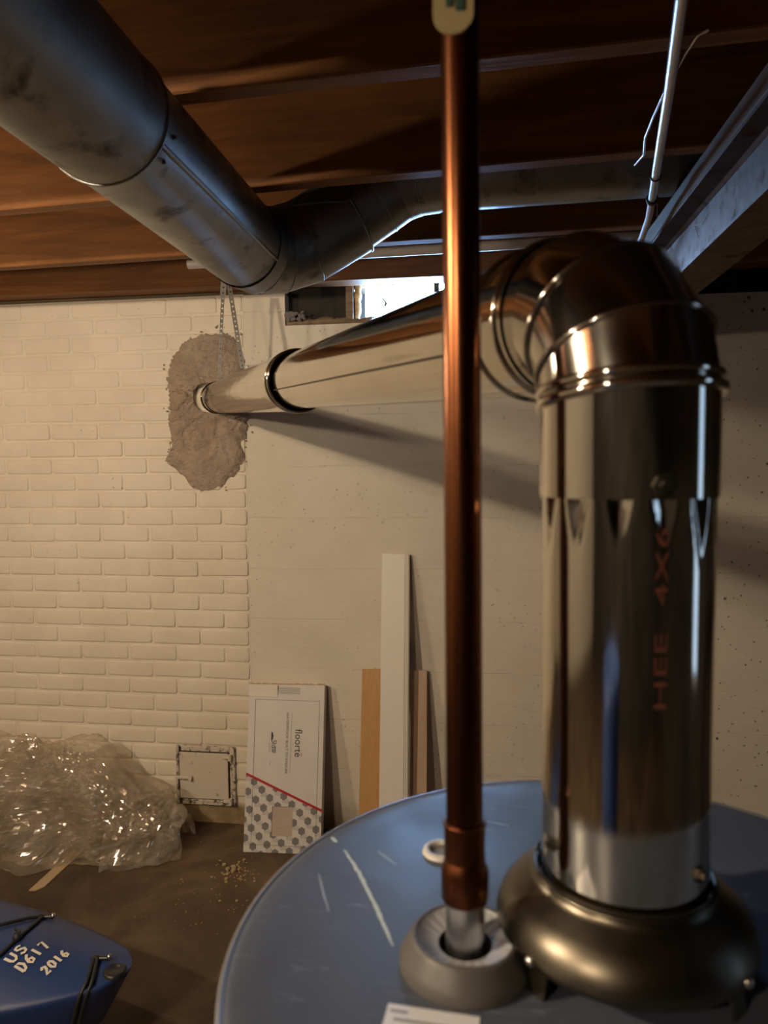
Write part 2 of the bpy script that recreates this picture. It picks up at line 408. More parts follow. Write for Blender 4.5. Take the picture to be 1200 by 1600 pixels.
# brick chimney face: backing with a child for every brick
wall_brick = struct(obj('wall_chimney', box(XL, XE-.001, W+.001, W+.3, 0, 2.078), M['brick']))
P = .0678; LB = .2015
def brick_mesh(L, H, seed):
    r = random.Random(seed); c = .006; V = []; Fc = []
    lv = [(.000, .0), (-.0035, .0008), (-.0052, .0028), (-.006, .0065)]
    jit = [(r.uniform(-.0012, .0012), r.uniform(-.0016, .0016)) for _ in range(4)]
    for y, ins in lv:
        cc = c
        x0, x1, z0, z1 = -L/2+ins, L/2-ins, -H/2+ins, H/2-ins
        ring = [(x0+cc, z0), (x1-cc, z0), (x1, z0+cc), (x1, z1-cc), (x1-cc, z1), (x0+cc, z1), (x0, z1-cc), (x0, z0+cc)]
        for i, (x, z) in enumerate(ring):
            j = jit[((i+1)//2) % 4]; V.append((x+j[0], y, z+j[1]))
    for k in range(3):
        for i in range(8):
            a, b2 = k*8+i, k*8+(i+1) % 8; Fc.append((a, b2, b2+8, a+8))
    Fc.append(tuple(range(24, 32)))
    me = bpy.data.meshes.new('brick'); me.from_pydata(V, [], Fc); me.update(); me.materials.append(M['brick'])
    me.polygons.foreach_set('use_smooth', [True]*len(me.polygons))
    return me
full = [brick_mesh(LB-.0085, P-.0085, s) for s in range(8)]; half = [brick_mesh(LB/2-.0085, P-.0085, s+20) for s in range(4)]
zA = .9555+.105      # a bed joint that closes a row ending in a half brick
for k in range(-14, 15):
    z = zA + k*P + P/2
    if z-P/2 < .085 or z+P/2 > 2.085: continue
    x = XE; n = 0
    while x > -2.45:
        if n == 0 and k % 2 == 0: L = LB/2; me = half[R.randrange(4)]
        else: L = LB; me = full[R.randrange(8)]
        o = obj('brick', me, None, wall_brick, loc=(x-L/2+R.uniform(-.002, .002), W+.0015+R.uniform(-.001, .001)+(.0022 if z > 1.62 else 0), z+R.uniform(-.0015, .0015)))
        o.rotation_euler = (0, R.uniform(-.005, .005), 0)
        x -= L; n += 1

# window in the wall: pane, jamb, foam, sill
win = struct(obj('window_1', bbox(-.445, WX1, W+.115, W+.125, WZ0, WZ1, .001), M['pane']))
def lumpy(pts, r, amp, seed, seg=10):
    rr = random.Random(seed); P2 = []; rs = []
    for i in range(len(pts)-1):
        a, b = Vector(pts[i]), Vector(pts[i+1]); n = max(2, int((b-a).length/.012))
        for j in range(n): P2.append(a.lerp(b, j/n)+Vector((rr.uniform(-amp, amp)*.4, 0, rr.uniform(-amp, amp)*.4))); rs.append(r+rr.uniform(-amp, amp))
    P2.append(Vector(pts[-1])); rs.append(r)
    return tube(P2, rs, seg, True, False)
obj('window_frame', join(box(-.505, -.478, W+.02, W+.13, WZ0, WZ1+.003), box(-.505, WX1, W+.06, W+.13, WZ1-.012, WZ1+.003)), M['oldwood'], win)
obj('foam_bead', lumpy([(-.466, W+.05, WZ0), (-.464, W+.05, WZ1-.016)], .012, .005, 3), M['foam'], win, True)
obj('foam_bead', lumpy([(-.455, W+.07, WZ1-.014), (.04, W+.07, WZ1-.014)], .007, .003, 4), M['foam'], win, True)
obj('window_sill', lumpy([(-.73, W+.02, WZ0+.008), (-.60, W+.018, WZ0+.014), (-.50, W+.02, WZ0+.008), (.04, W+.03, WZ0+.002)], .017, .005, 5), M['oldwood'], win, True)
obj('pocket_panel', box(-.735, -.505, W+.06, W+.12, WZ0, WZ1), M['darkvoid'], win)  # near-black panel filling the pocket left of the window
obj('latch_clip', join(box(-.175, -.155, W+.035, W+.06, 2.065, 2.098), tube([(-.165, W+.035, 2.07), (-.155, W+.02, 2.05), (-.145, W+.02, 2.04)], .004, 8)), M['blackp'], win)
obj('leaf_scrap', tube([(-.385, W+.1, 2.07), (-.37, W+.1, 2.058), (-.362, W+.1, 2.045), (-.368, W+.1, 2.035)], [.001, .003, .004, .006], 8, True, False), M['darkvoid'], win, True)

w2 = struct(obj('side_glow_pane', bbox(XR-.012, XR-.002, .22, .50, .75, 1.95, .001), M['pane_dim']))  # unseen glowing pane, added for the blue streak mirrored in the vent pipe
obj('window_frame', join(box(XR-.03, XR-.001, .17, .22, .70, 2.0), box(XR-.03, XR-.001, .50, .55, .70, 2.0), box(XR-.03, XR-.001, .22, .50, 1.95, 2.0), box(XR-.03, XR-.001, .22, .50, .70, .75)), M['oldwood'], w2)  # surround of the added glowing pane
# grey tufts of old insulation under the duct elbow at the wall top
tf = []
for i in range(26):
    c = onY(462+R.uniform(-16, 14), 494+R.uniform(-7, 7), W-.012)
    tf.append(ball(c, R.uniform(.004, .011), 6, 4, (1.2, .7, R.uniform(.6, 1.5))))
tag(obj('insulation_tuft', join(*tf), plain('grey_tuft', (.16, .145, .135), .95)), 'tuft of grey fluff caught on the wall top below the duct elbow', 'insulation')

# ------------------------------------------------------------------ mortar patch
poly = [(262,590),(268,560),(288,535),(318,522),(350,521),(372,532),(381,566),(385,600),(388,640),(386,685),(377,694),(384,712),(373,738),(350,758),(322,768),(302,763),(288,745),(271,730),(258,719),(268,714),(270,694),(263,664),(266,630)]
ctr = onY(327, 622, W); pw = [onY(x, y, W) for x, y in poly]
NA, NR = 220, 34; V = []; Fc = []
def outline(a):
    d = Vector((math.cos(a), 0, math.sin(a))); best = .05
    for i in range(len(pw)):
        p, q = pw[i]-ctr, pw[(i+1) % len(pw)]-ctr
        den = d.x*(q.z-p.z)-d.z*(q.x-p.x)
        if abs(den) < 1e-9: continue
        t = (p.x*(q.z-p.z)-p.z*(q.x-p.x))/den; s = (p.x*d.z-p.z*d.x)/den
        if t > 0 and -1e-6 <= s <= 1+1e-6: best = max(best, t)
    return best
for i in range(NA):
    a = 2*math.pi*i/NA; ro = outline(a)
    ro += noise.noise(Vector((math.cos(a)*9, math.sin(a)*9, 3)))*.008 + noise.noise(Vector((math.cos(a)*30, math.sin(a)*30, 7)))*.010+noise.noise(Vector((math.cos(a)*70, math.sin(a)*70, 2)))*.006
    for j in range(NR):
        f = j/(NR-1); rr = .056+(ro-.056)*f
        p = ctr+Vector((math.cos(a)*rr, 0, math.sin(a)*rr))
        h = .016*(1-f**7)
        q = Vector((p.x*16, p.z*20, 1.7)); w1 = noise.noise(q*.8)*1.6
        ridge = 1-abs(noise.noise(q*1.1+Vector((w1, w1*.6, 0))))*2
        h += (.013*max(0, ridge)**3 + .005*(1-abs(noise.noise(q*2.7+Vector((w1, 0, 2))))*2)**3+.002*noise.noise(q*6))*(1-f**6)
        h += .008*max(0, 1-abs(rr-.075)/.03)*(1 if math.sin(a) > -.2 else .4)
        V.append((p.x, W-.0045-max(h, -.002), p.z))
for i in range(NA):
    for j in range(NR-1):
        a, b = i*NR+j, ((i+1) % NA)*NR+j; Fc.append((a, a+1, b+1, b))
# crumbs of mortar round the edge
bits = [(V, Fc)]
for i in range(34):
    a = R.uniform(0, 6.283); d = outline(a)+R.uniform(.004, .03)
    p = ctr+Vector((math.cos(a)*d, 0, math.sin(a)*d)); s = R.uniform(.0008, .0035)
    bits.append(ball((p.x, W-.007, p.z), s, 5, 3, (R.uniform(.7, 1.8), .5, R.uniform(.7, 2))))
tag(obj('mortar_patch', join(*bits), M['mortar'], None, True), 'rough brown mortar patch sealing the vent pipe into the brick', 'mortar patch')

# ------------------------------------------------------------------ cleanout door
cdr = tag(empty('cleanout_door', (-1.09, W-.006, .07)), 'small cream painted iron cleanout door low in the brick wall', 'cleanout door')
def lo(vf, o): return [Vector(v)-o.location for v in vf[0]], vf[1]
x0, x1, z0, z1 = -1.212, -.967, .078, .318; y = W-.006; fwid = .022
fr = join(bbox(x0, x0+fwid-.010, y-.012, y, z0, z1, .003), bbox(x1-fwid, x1, y-.012, y, z0, z1, .003), bbox(x0+fwid, x1-fwid, y-.012, y, z1-fwid, z1, .003), bbox(x0+fwid, x1-fwid, y-.012, y, z0, z0+fwid, .003))
obj('frame', lo(fr, cdr), M['ironrust'], cdr)
obj('backing', lo(box(x0+.01, x1-.01, y-.004, y, z0+.01, z1-.01), cdr), M['darkvoid'], cdr)  # near-black sheet gives the gap round the door its shade
obj('door', lo(bbox(x0+fwid-.006, x1-fwid-.006, y-.016, y-.006, z0+fwid+.005, z1-fwid-.004, .002), cdr), M['iron'], cdr)
obj('latch', lo(join(bbox(x0+.002, x0+.07, y-.030, y-.021, .187, .200, .003), tube([(x0+.065, y-.034, .1935), (x0+.065, y-.018, .1935)], .008, 12), bbox(x0+.004, x0+.014, y-.032, y-.012, .165, .20, .003)), cdr), M['iron'], cdr)
for zz in (.105, .283):
    obj('hinge', lo(join(bbox(x1-.045, x1-.010, y-.030, y-.018, zz-.006, zz+.006, .002), tube([(x1-.016, y-.026, zz-.012), (x1-.016, y-.026, zz+.012)], .007, 10)), cdr), M['iron'], cdr)

# ------------------------------------------------------------------ steel beam with its wooden plate
bx0, bx1 = .450, .549; bz0, bz1 = ZC+.431, ZC+.585
bm = tag(empty('steel_beam', ((bx0+bx1)/2, .0, bz0)), 'rusty steel I-beam with a wooden plate carrying the ceiling joists', 'beam')
def rail(px_, pz_, y0=YB, y1=W+.02):
    n = len(px_); V = [(x, y0, z) for x, z in zip(px_, pz_)]+[(x, y1, z) for x, z in zip(px_, pz_)]
    return V, [(i, (i+1) % n, (i+1) % n+n, i+n) for i in range(n)]+[tuple(range(n-1, -1, -1)), tuple(range(n, 2*n))]
xm = (bx0+bx1)/2
obj('lower_flange', lo(rail([bx0, bx1, bx1, xm+.012, xm+.004, xm-.004, xm-.012, bx0], [bz0, bz0, bz0+.006, bz0+.010, bz0+.016, bz0+.016, bz0+.010, bz0+.006]), bm), M['steel'], bm)
obj('web', lo(box(xm-.003, xm+.003, YB, W+.02, bz0+.010, bz1-.010), bm), M['steel'], bm)
obj('upper_flange', lo(rail([bx0, bx0, xm-.012, xm-.004, xm+.004, xm+.012, bx1, bx1], [bz1, bz1-.006, bz1-.010, bz1-.016, bz1-.016, bz1-.010, bz1-.006, bz1]), bm), M['steel'], bm)
obj('wood_plate', lo(bbox(bx0-.002, bx1+.002, YB, W+.02, bz1+.0005, ZJ-.001, .002), bm), M['plate'], bm)

# ------------------------------------------------------------------ vent pipe (flue) from the heater to the chimney
A = Vector((.0875, .455, 0)); HOLE = Vector((-1.035, W+.04, 1.693))
ZB = 1.459; RB = .064
vp = tag(empty('vent_pipe', (A.x, A.y, 1.17)), 'shiny galvanised vent pipe rising from the heater and elbowing to the chimney', 'vent pipe')
dirh = Vector((HOLE.x-A.x, HOLE.y-A.y, 0)).normalized()
zax = 1.512; slope = (HOLE.z-zax)/((HOLE-A).xy.length)
rdir = (dirh+Vector((0, 0, slope))).normalized()
# lower pipe with crimped top end
seg = 240; V = []; Fc = []; zs = [1.168, 1.20, 1.28, 1.34, 1.365, 1.372, 1.378, 1.384, 1.389, 1.394, 1.399, 1.404, 1.408]
for z in zs:
    for j in range(seg):
        a = 2*math.pi*j/seg; r0 = .0502
        t = max(0, min(1, (z-1.374)/(1.404-1.374)))
        ph = (a*13/(2*math.pi)+.30) % 1.0; wdt = .30*t**.7+1e-4
        k = max(0, 1-abs(ph-.5)/wdt)
        V.append((A.x+(r0-.0045*t*(k**.7))*math.cos(a), A.y+(r0-.0045*t*(k**.7))*math.sin(a), z))
for k in range(len(zs)-1):
    for j in range(seg): a = k*seg+j; b = k*seg+(j+1) % seg; Fc.append((a, b, b+seg, a+seg))
lp = obj('lower_pipe', lo((V, Fc), vp), M['flue'], vp, True)
# elbow: mitred joints, the lowest one carries the double bead
tot = math.pi/2-math.atan(slope)
e0 = Vector((A.x, A.y, ZB)); cen = e0+dirh*RB; TK = [tot*f for f in (.16, .30, .30, .24)]
cor = []; acc = 0.
for tk in TK:
    am = acc+tk/2; cor.append(cen+(-dirh*math.cos(am)+Vector((0,0,1))*math.sin(am))*(RB/math.cos(tk/2))); acc += tk
Eend = e0+dirh*RB*(1-math.cos(tot))+Vector((0, 0, RB*math.sin(tot)))+rdir*.016
chain = [Vector((A.x, A.y, 1.405))]+cor+[Eend]
full_v = tube(chain, .0520, 96, False, True)
def piece(k): return (full_v[0][k*192:k*192+192], [(j, (j+1) % 96, (j+1) % 96+96, j+96) for j in range(96)])
bis = [(chain[k+1]-chain[k]).normalized()+(chain[k+2]-chain[k+1]).normalized() for k in range(4)]
up_ = obj('upper_pipe', lo(piece(0), vp), M['flue'], vp, True)
b0 = bis[0].normalized()
obj('bead', lo(join(torus_at(cor[0]-b0*.004, b0, .0528, .0034, 96), torus_at(cor[0]+b0*.0035, b0, .0522, .0028, 96)), vp), M['flue'], up_, True)
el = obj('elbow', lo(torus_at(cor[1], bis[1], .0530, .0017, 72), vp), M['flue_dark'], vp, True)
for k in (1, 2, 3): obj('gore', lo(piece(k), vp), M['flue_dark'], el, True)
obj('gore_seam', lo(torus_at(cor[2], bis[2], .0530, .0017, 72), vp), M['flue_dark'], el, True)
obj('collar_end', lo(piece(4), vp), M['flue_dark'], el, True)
# horizontal runs
def run(t): return Vector((A.x, A.y, zax))+rdir*t
T0 = (Eend-Vector((A.x, A.y, zax))).dot(rdir); T1 = .955; TL = (HOLE-A).xy.length/rdir.xy.length
off = Eend-run(T0)
def rp(t): return run(t)+off*max(0, 1-(t-T0)/1.2)
obj('collar_band', lo(join(tube([rp(T0-.012), rp(T0+.034)], .0534, 72, False), torus_at(rp(T0+.030), rdir, .0535, .0022, 72), torus_at(rp(T0-.004), rdir, .0535, .0022, 72)), vp), M['flue'], vp, True)
mp = obj('run_pipe', lo(tube([rp(T0+.01), rp(.5), rp(T1+.10)], [.0512, .0508, .0505], 72, False, False), vp), M['flue'], vp, True)
nR = rdir.cross(Vector((0,0,1))).normalized(); nU = nR.cross(rdir)
sd = (-nR*.93-nU*.36).normalized()
sd = sd if (rp(.6)+sd*.05-CAM).length < (rp(.6)-CAM).length else -sd
obj('seam', lo(tube([rp(.12)+sd*.0505, rp(T1)+sd*.0500], .0016, 6), vp), M['screw'], mp)
sec = obj('wall_pipe', lo(tube([rp(T1), rp(TL)], [.0568, .0570], 72, False), vp), M['flue'], vp, True)
obj('inner_lip', lo(join(tube([rp(T1+.002), rp(T1+.06)], [.0555, .0512], 72, False)), vp), M['screw'], sec, True)  # dark colour stands for the shadow in the gap between the pipes
obj('bead', lo(join(torus_at(rp(T1+.004), rdir, .0568, .0024, 72), torus_at(rp(T1+.03), rdir, .0572, .0022, 72)), vp), M['flue'], sec, True)
obj('bead', lo(torus_at(rp(TL-.20), rdir, .0577, .0016, 72), vp), M['screw'], sec, True)
obj('wall_collar', lo(join(tube([rp(TL-.085), rp(TL)], [.0595, .0595], 72, False), torus_at(rp(TL-.085), rdir, .0592, .0016, 72)), vp), M['flue'], vp, True)
# screws
cam2 = lambda p: (Vector((CAM.x, CAM.y, p.z))-p)
def flue_pt(x, z, r):   # point on the flue surface seen at image column x
    d = ray(x, 800); d = Vector((d.x, d.y)).normalized(); o2 = Vector((A.x, A.y)); b = d.dot(o2); c = o2.length_squared-r*r
    t = b-math.sqrt(max(0, b*b-c)); return Vector((d.x*t, d.y*t, z))
for x, z, r in ((1036, 1.4125, .0528), (866, 1.196, .0505), (1103, 1.190, .0505)):
    p = flue_pt(x, z, r); n_ = Vector((p.x-A.x, p.y-A.y, 0)); screw('screw', p-vp.location, n_, .0062 if z > 1.3 else .0046, M['screw'], vp)
screw('screw', rp(T0+.02)-nU*.054-vp.location, -nU, .004, M['zinc'], vp)
screw('screw', rp(T0+.005)+nU*.0535-vp.location, nU, .004, M['zinc'], vp)
# red stamped text up the pipe
def text_mesh(txt, size, mat, name):
    cu = bpy.data.curves.new(name, 'FONT'); cu.body = txt; cu.size = size; cu.resolution_u = 3
    t = bpy.data.objects.new(name, cu); col.objects.link(t)
    me = bpy.data.meshes.new_from_object(t); bpy.data.objects.remove(t)
    me.name = name; me.materials.clear(); me.materials.append(mat); return me
me = text_mesh('HEE  4X6', .0125, plain('stamp_red', (.13, .04, .026), .5), 'stamped_text')
xs = [v.co.x for v in me.vertices]; ys = [v.co.y for v in me.vertices]
pc = flue_pt(1032, 1.30, .0505); a0 = math.atan2(pc.y-A.y, pc.x-A.x); z_lo = 1.290; zsp = .100/(max(xs)-min(xs))
for v in me.vertices:
    z = z_lo+(v.co.x-min(xs))*zsp; s = -(v.co.y-.006)*.8; a = a0+s/.0505
    v.co = Vector((A.x+.0505*math.cos(a), A.y+.0505*math.sin(a), z))-vp.location
obj('stamped_text', me, None, lp)

# hanger strap
hs = tag(empty('hanger_strap', (-.80, 2.11, ZJ)), 'perforated metal hanger strap holding up the vent pipe near the chimney', 'strap')
ts = 1.86*1.0
for t in [x*.01 for x in range(120, 250)]:
    p = rp(t); v = p-CAM; 
    if abs(600+FPX*v.dot(rt)/v.dot(fw)-351) < 3: ts = t; break
pc = rp(ts); ytop = 2.135; tp = onY(352, 415, pc.y+.01); tp.z = ZJ-.002
def strap(a, b, wd, holes):
    d = (b-a).normalized(); vdir = (CAM-(a+b)/2).normalized(); s = d.cross(vdir).normalized(); n_ = s.cross(d).normalized()
    L = (b-a).length; k = int(L/.016); V = []; Fc = []
    def quad(p0, p1, p2, p3):
        i = len(V); V.extend([p0, p1, p2, p3]); Fc.append((i, i+1, i+2, i+3))
        i = len(V); V.extend([p0-n_*.001, p1-n_*.001, p2-n_*.001, p3-n_*.001]); Fc.append((i+3, i+2, i+1, i))
    P_ = lambda u, v_: a+d*u+s*v_
    st = L/k; h = .0028
    for i in range(k):
        u = i*st; m_ = u+st/2; e = wd/2
        quad(P_(u,-e), P_(u+st,-e), P_(u+st,-h), P_(u,-h)); quad(P_(u,h), P_(u+st,h), P_(u+st,e), P_(u,e))
        quad(P_(u,-h), P_(m_-h,-h), P_(m_-h,h), P_(u,h)); quad(P_(m_+h,-h), P_(u+st,-h), P_(u+st,h), P_(m_+h,h))
    return V, Fc
side = rdir.cross(Vector((0,0,1))).normalized()
k0 = onY(351, 462, tp.y)
lft = pc-side*.058; rgt = pc+side*.058
lft = onY(342, 596, pc.y-.0); rgt = onY(379, 575, pc.y+.0)
obj('strap_leg', lo(strap(tp+Vector((-.006,0,0)), k0+Vector((-.006, 0, 0)), .019, True), hs), M['zinc'], hs)
obj('strap_leg', lo(strap(k0+Vector((-.006, 0, 0)), lft, .011, True), hs), M['zinc'], hs)
obj('strap_leg', lo(strap(tp+Vector((.008,.004,0)), rgt, .015, True), hs), M['zinc'], hs)
obj('strap_loop', lo(xf(lathe([(.0592, -.006), (.0592, .006)], 48), Matrix.Translation(pc) @ Vector((0,0,1)).rotation_difference(rdir).to_matrix().to_4x4()), hs), M['zinc'], hs, True)

# ------------------------------------------------------------------ old round duct
DC = Vector((-.56, 0, 1.952)); DR = .0985
du = tag(empty('round_duct', (DC.x, .6, DC.z)), 'old tarnished round steel duct slung under the joists with two elbows', 'duct')
YJ = 1.055
obj('near_section', lo(tube([DC+Vector((0, -1.2, 0)), DC+Vector((0, YJ, 0))], DR+.003, 96, False), du), M['duct_near'], du, True)
s2 = obj('far_section', lo(tube([DC+Vector((0, YJ-.08, 0)), DC+Vector((0, 1.70, 0))], DR, 96, False), du), M['duct'], du, True)
obj('joint_ring', lo(torus_at(DC+Vector((0, YJ, 0)), (0,1,0), DR+.003, .0022, 96), du), M['duct'], s2, True)
fac = (Vector((CAM.x, 0, CAM.z))-DC).normalized(); perp = Vector((-fac.z, 0, fac.x)); perp = perp if perp.x > 0 else -perp
sdir = (fac*math.cos(.27)+perp*math.sin(.27))
obj('seam', lo(tube([DC+sdir*(DR+.0005)+Vector((0, YJ+.004, 0)), DC+sdir*(DR+.0005)+Vector((0, 1.70, 0))], .0038, 8), du), M['duct'], s2, True)
dp = [(-.56,1.69,1.952), (-.547,1.752,1.954), (-.508,1.80,1.964), (-.445,1.832,1.99), (-.325,1.85,2.062)]
e1 = obj('elbow', lo(join(*[torus_at(dp[i], Vector(dp[i+1])-Vector(dp[i-1]), DR+.004, .002, 64) for i in (1,2,3)]), du), M['duct'], du, True)
ev = tube(dp, DR+.004, 64, False, True)
for k in range(4): obj('gore', lo((ev[0][k*128:k*128+128], [(j, (j+1) % 64, (j+1) % 64+64, j+64) for j in range(64)]), du), M['duct'], e1, True)
obj('joint_ring', lo(torus_at(dp[4], Vector(dp[4])-Vector(dp[3]), DR+.004, .003, 64), du), M['duct'], e1, True)
d2 = [(-.36,1.847,2.041), (-.262,1.85,2.101), (-.215,1.85,2.131), (-.165,1.85,2.147), (-.11,1.85,2.152)]
e2 = obj('elbow', lo(join(*[torus_at(d2[i], Vector(d2[i+1])-Vector(d2[i-1]), DR-.002, .0018, 64) for i in (1,2,3)]), du), M['duct'], du, True)
ev = tube(d2, DR-.002, 64, False, True)
for k in range(4): obj('gore', lo((ev[0][k*128:k*128+128], [(j, (j+1) % 64, (j+1) % 64+64, j+64) for j in range(64)]), du), M['duct'], e2, True)
obj('bay_section', lo(tube([(-.115,1.85,2.152), (1.6,1.78,2.148)], DR-.004, 64, False), du), M['duct'], du, True)
for i, (x, y_) in enumerate([(252, 180), (232, 226)]):
    p = DC+(fac*math.cos(.5-i*.4)+perp*math.sin(.5-i*.4))*(DR+.001)+Vector((0, YJ+.03, 0)); screw('screw', p-du.location, p-DC-Vector((0,p.y,0)), .004, M['screw'], du)

# ------------------------------------------------------------------ conduits and wires at the ceiling
wp = tag(obj('white_conduit', tube([(-.965, 2.345, 2.098), (1.3, 2.29, 2.108)], .0155, 20), M['pvc'], None, True), 'long pale plastic pipe running along a joist bay near the wall', 'pipe')
cp = [onZ(x, y, 2.028) for x, y in ((1078, -90), (1064, 5), (1046, 140), (1030, 240), (1019, 312))]
ec = tag(empty('electrical_conduit', cp[-1]), 'thin grey metal conduit slung below the joists beside the steel beam', 'conduit')
obj('tube', lo(tube(cp, .0088, 16, True, False), ec), M['emt'], ec, True)
cl = cp[-1]; dcl = (cp[-1]-cp[-2]).normalized()
obj('clamp', lo(join(tube([cl-dcl*.01, cl+dcl*.012], .0115, 14), torus_at(cl-dcl*.004, dcl, .012, .002, 20), tube([cl+Vector((0,0,.004)), cl+Vector((.014,.0,-.012)), cl+Vector((.012, .0, -.04))], .0016, 6)), ec), M['screw'], ec)
obj('strap_ring', lo(torus_at(cp[-2].lerp(cp[-1], .45), dcl, .0105, .0016, 20), ec), M['screw'], ec)
c2 = [cl, onY(1014, 340, cl.y+.10), onY(1003, 372, cl.y+.22), onY(985, 408, cl.y+.33), onY(955, 450, cl.y+.42)]
obj('cable_tail', lo(tube(c2, .0082, 12, True, False), ec), M['cable'], ec, True)
g1 = [onZ(x, y, 2.035) for x, y in ((992, 258), (1006, 242), (1008, 215), (1022, 180), (1040, 140), (1072, 82), (1090, 55), (1108, 46))]
tag(obj('ground_wire', tube(g1, .0022, 8, True, False), M['zinc'], None, True), 'thin bare wire looping out beside the grey conduit', 'wire')
for pts_, lab in (([(660, 150), (652, 195), (656, 205), (690, 220), (745, 224), (795, 235)], 'dusty cobweb strand strung across behind the copper pipe'), ([(905, 110), (908, 150), (893, 205), (884, 234)], 'short cobweb strand hanging on the dark joist face'), ([(1108, 330), (1098, 350), (1085, 352), (1092, 372)], 'wispy cobweb clinging to the steel beam web')):
    Yw = 1.60 if pts_[0][0] < 1000 else None
    P3 = [onY(x, y, Yw) if Yw else onY(x, y, 1.25) for x, y in pts_]
    if Yw is None: P3 = [CAM+(p-CAM)*((xm-.006)/p.x) for p in P3]
    tag(obj('cobweb', tube(P3, .0007, 5, True, False), M['web']), lab, 'cobweb')

# ------------------------------------------------------------------ water heater
HC = (.0885, .455); HR = .250; HZ = 1.118
wh = tag(empty('water_heater', (*HC, 0)), 'grey-blue round water heater tank with the vent pipe on top', 'water heater')
obj('jacket', lo(lathe([(HR-.006, .03), (HR-.006, HZ-.03)], 128, HC), wh), M['tank'], wh, True)
obj('base_ring', lo(lathe([(HR-.03, .0), (HR-.03, .03), None, (HR-.004, .03), (HR-.004, .045)], 64, HC), wh), M['collar'], wh, True)
top = obj('top_pan', lo(lathe([(0, HZ), (HR-.02, HZ), (HR-.008, HZ-.0005), (HR-.003, HZ-.002), (HR, HZ-.005), (HR+.0005, HZ-.012), None, (HR, HZ-.05), None, (HR-.007, HZ-.05)], 160, HC), wh), M['tank'], wh, True)
obj('rim', lo(torus_at((*HC, HZ-.004), (0,0,1), HR-.0005, .0026, 160), wh), M['rim'], top, True)
pr = onZ(691, 1332, HZ)
ring_ = obj('port_ring', lo(lathe([(.0095, HZ+.001), (.0100, HZ+.0035), (.0125, HZ+.0042), (.0150, HZ+.003), (.0158, HZ+.0005)], 40, (pr.x, pr.y)), wh), M['ringp'], wh, True)
obj('port_plug', lo(lathe([(0, HZ+.0008), (.0097, HZ+.0008)], 32, (pr.x, pr.y)), wh), M['plug'], ring_)
NC = onZ(727, 1503, HZ)
cr = obj('nipple_collar', lo(lathe([(.041, HZ+.0002), (.0408, HZ+.004), (.0385, HZ+.008), (.0335, HZ+.0165), (.0322, HZ+.0185), (.0306, HZ+.0190), (.0296, HZ+.0180)], 64, (NC.x, NC.y)), wh), M['collar'], wh, True)
seg = 96; V = []; Fc = []
for k, (r_, z) in enumerate([(.0298, HZ+.0180), (.0285, HZ+.0165), (.018, HZ+.0130), (.0165, HZ+.0122)]):
    for j in range(seg):
        a = 2*math.pi*j/seg; V.append((NC.x+r_*math.cos(a), NC.y+r_*math.sin(a), z-(.0006 if (j % 4 < 2 and k in (1,2)) else 0)))
for k in range(3):
    for j in range(seg): a = k*seg+j; b = k*seg+(j+1) % seg; Fc.append((a, b, b+seg, a+seg))
obj('ribbed_face', lo((V, Fc), wh), M['collar_face_lit'], cr, True)
obj('opening', lo(lathe([(.0166, HZ+.0124), (.0160, HZ+.001), (.0, HZ+.001)], 40, (NC.x, NC.y)), wh), M['blackp'], cr)
stc = [onZ(607, 1569, HZ), onZ(645, 1566, HZ), onZ(712, 1600, HZ)]
d1 = (onZ(660, 1577, HZ)-stc[0]).normalized(); d2_ = Vector((d1.y, -d1.x, 0)); c0 = stc[0]
def flat_quad(c, a, b, la, lb, z): return [c+Vector((0,0,z)), c+a*la+Vector((0,0,z)), c+a*la+b*lb+Vector((0,0,z)), c+b*lb+Vector((0,0,z))], [(3,2,1,0)]
st = obj('label_sticker', lo(flat_quad(c0, d1, d2_, .052, .05, .0006), wh), M['sticker'], wh)
lines = []
for i in range(6):
    lines.append(flat_quad(c0+d2_*(.004+i*.006)+d1*(.005 if i else .002), d1, d2_, .010 if i == 0 else .038-.004*(i % 3), .0022, .0009))
obj('label_print', lo(join(*lines), wh), plain('label_ink', (.25, .27, .30), .6), st)
def scuff(pts_, wd, seed):
    rr = random.Random(seed); P_ = [onZ(x, y, HZ+.0004) for x, y in pts_]; V = []; Fc = []
    n = 26
    for i in range(n+1):
        f = i/n*(len(P_)-1); k = min(int(f), len(P_)-2); p = P_[k].lerp(P_[k+1], f-k); d = (P_[k+1]-P_[k]).normalized(); s = Vector((-d.y, d.x, 0))
        e = wd*(.25+.75*math.sin(math.pi*min(1, max(0, (i+.5)/n)))**.5)
        V += [p+s*e*rr.uniform(.35, .7), p-s*e*rr.uniform(.35, .7)]
    return V, [(2*i, 2*i+1, 2*i+3, 2*i+2) for i in range(n)]
for a_ in (([(538, 1328), (560, 1362), (585, 1412), (614, 1478)], .0030, 1), ([(518, 1308), (526, 1316)], .0030, 2)): obj('scuff_mark', lo(scuff(*a_), wh), M['scuff'], top)
fs = plain('faint_scuff', (.30, .36, .43), .5)
for a_ in (([(498, 1365), (505, 1395), (514, 1424)], .0014, 3), ([(760, 1283), (795, 1290)], .0010, 5), ([(590, 1330), (620, 1352)], .0018, 6)): obj('scuff_mark', lo(scuff(*a_), wh), fs, top)

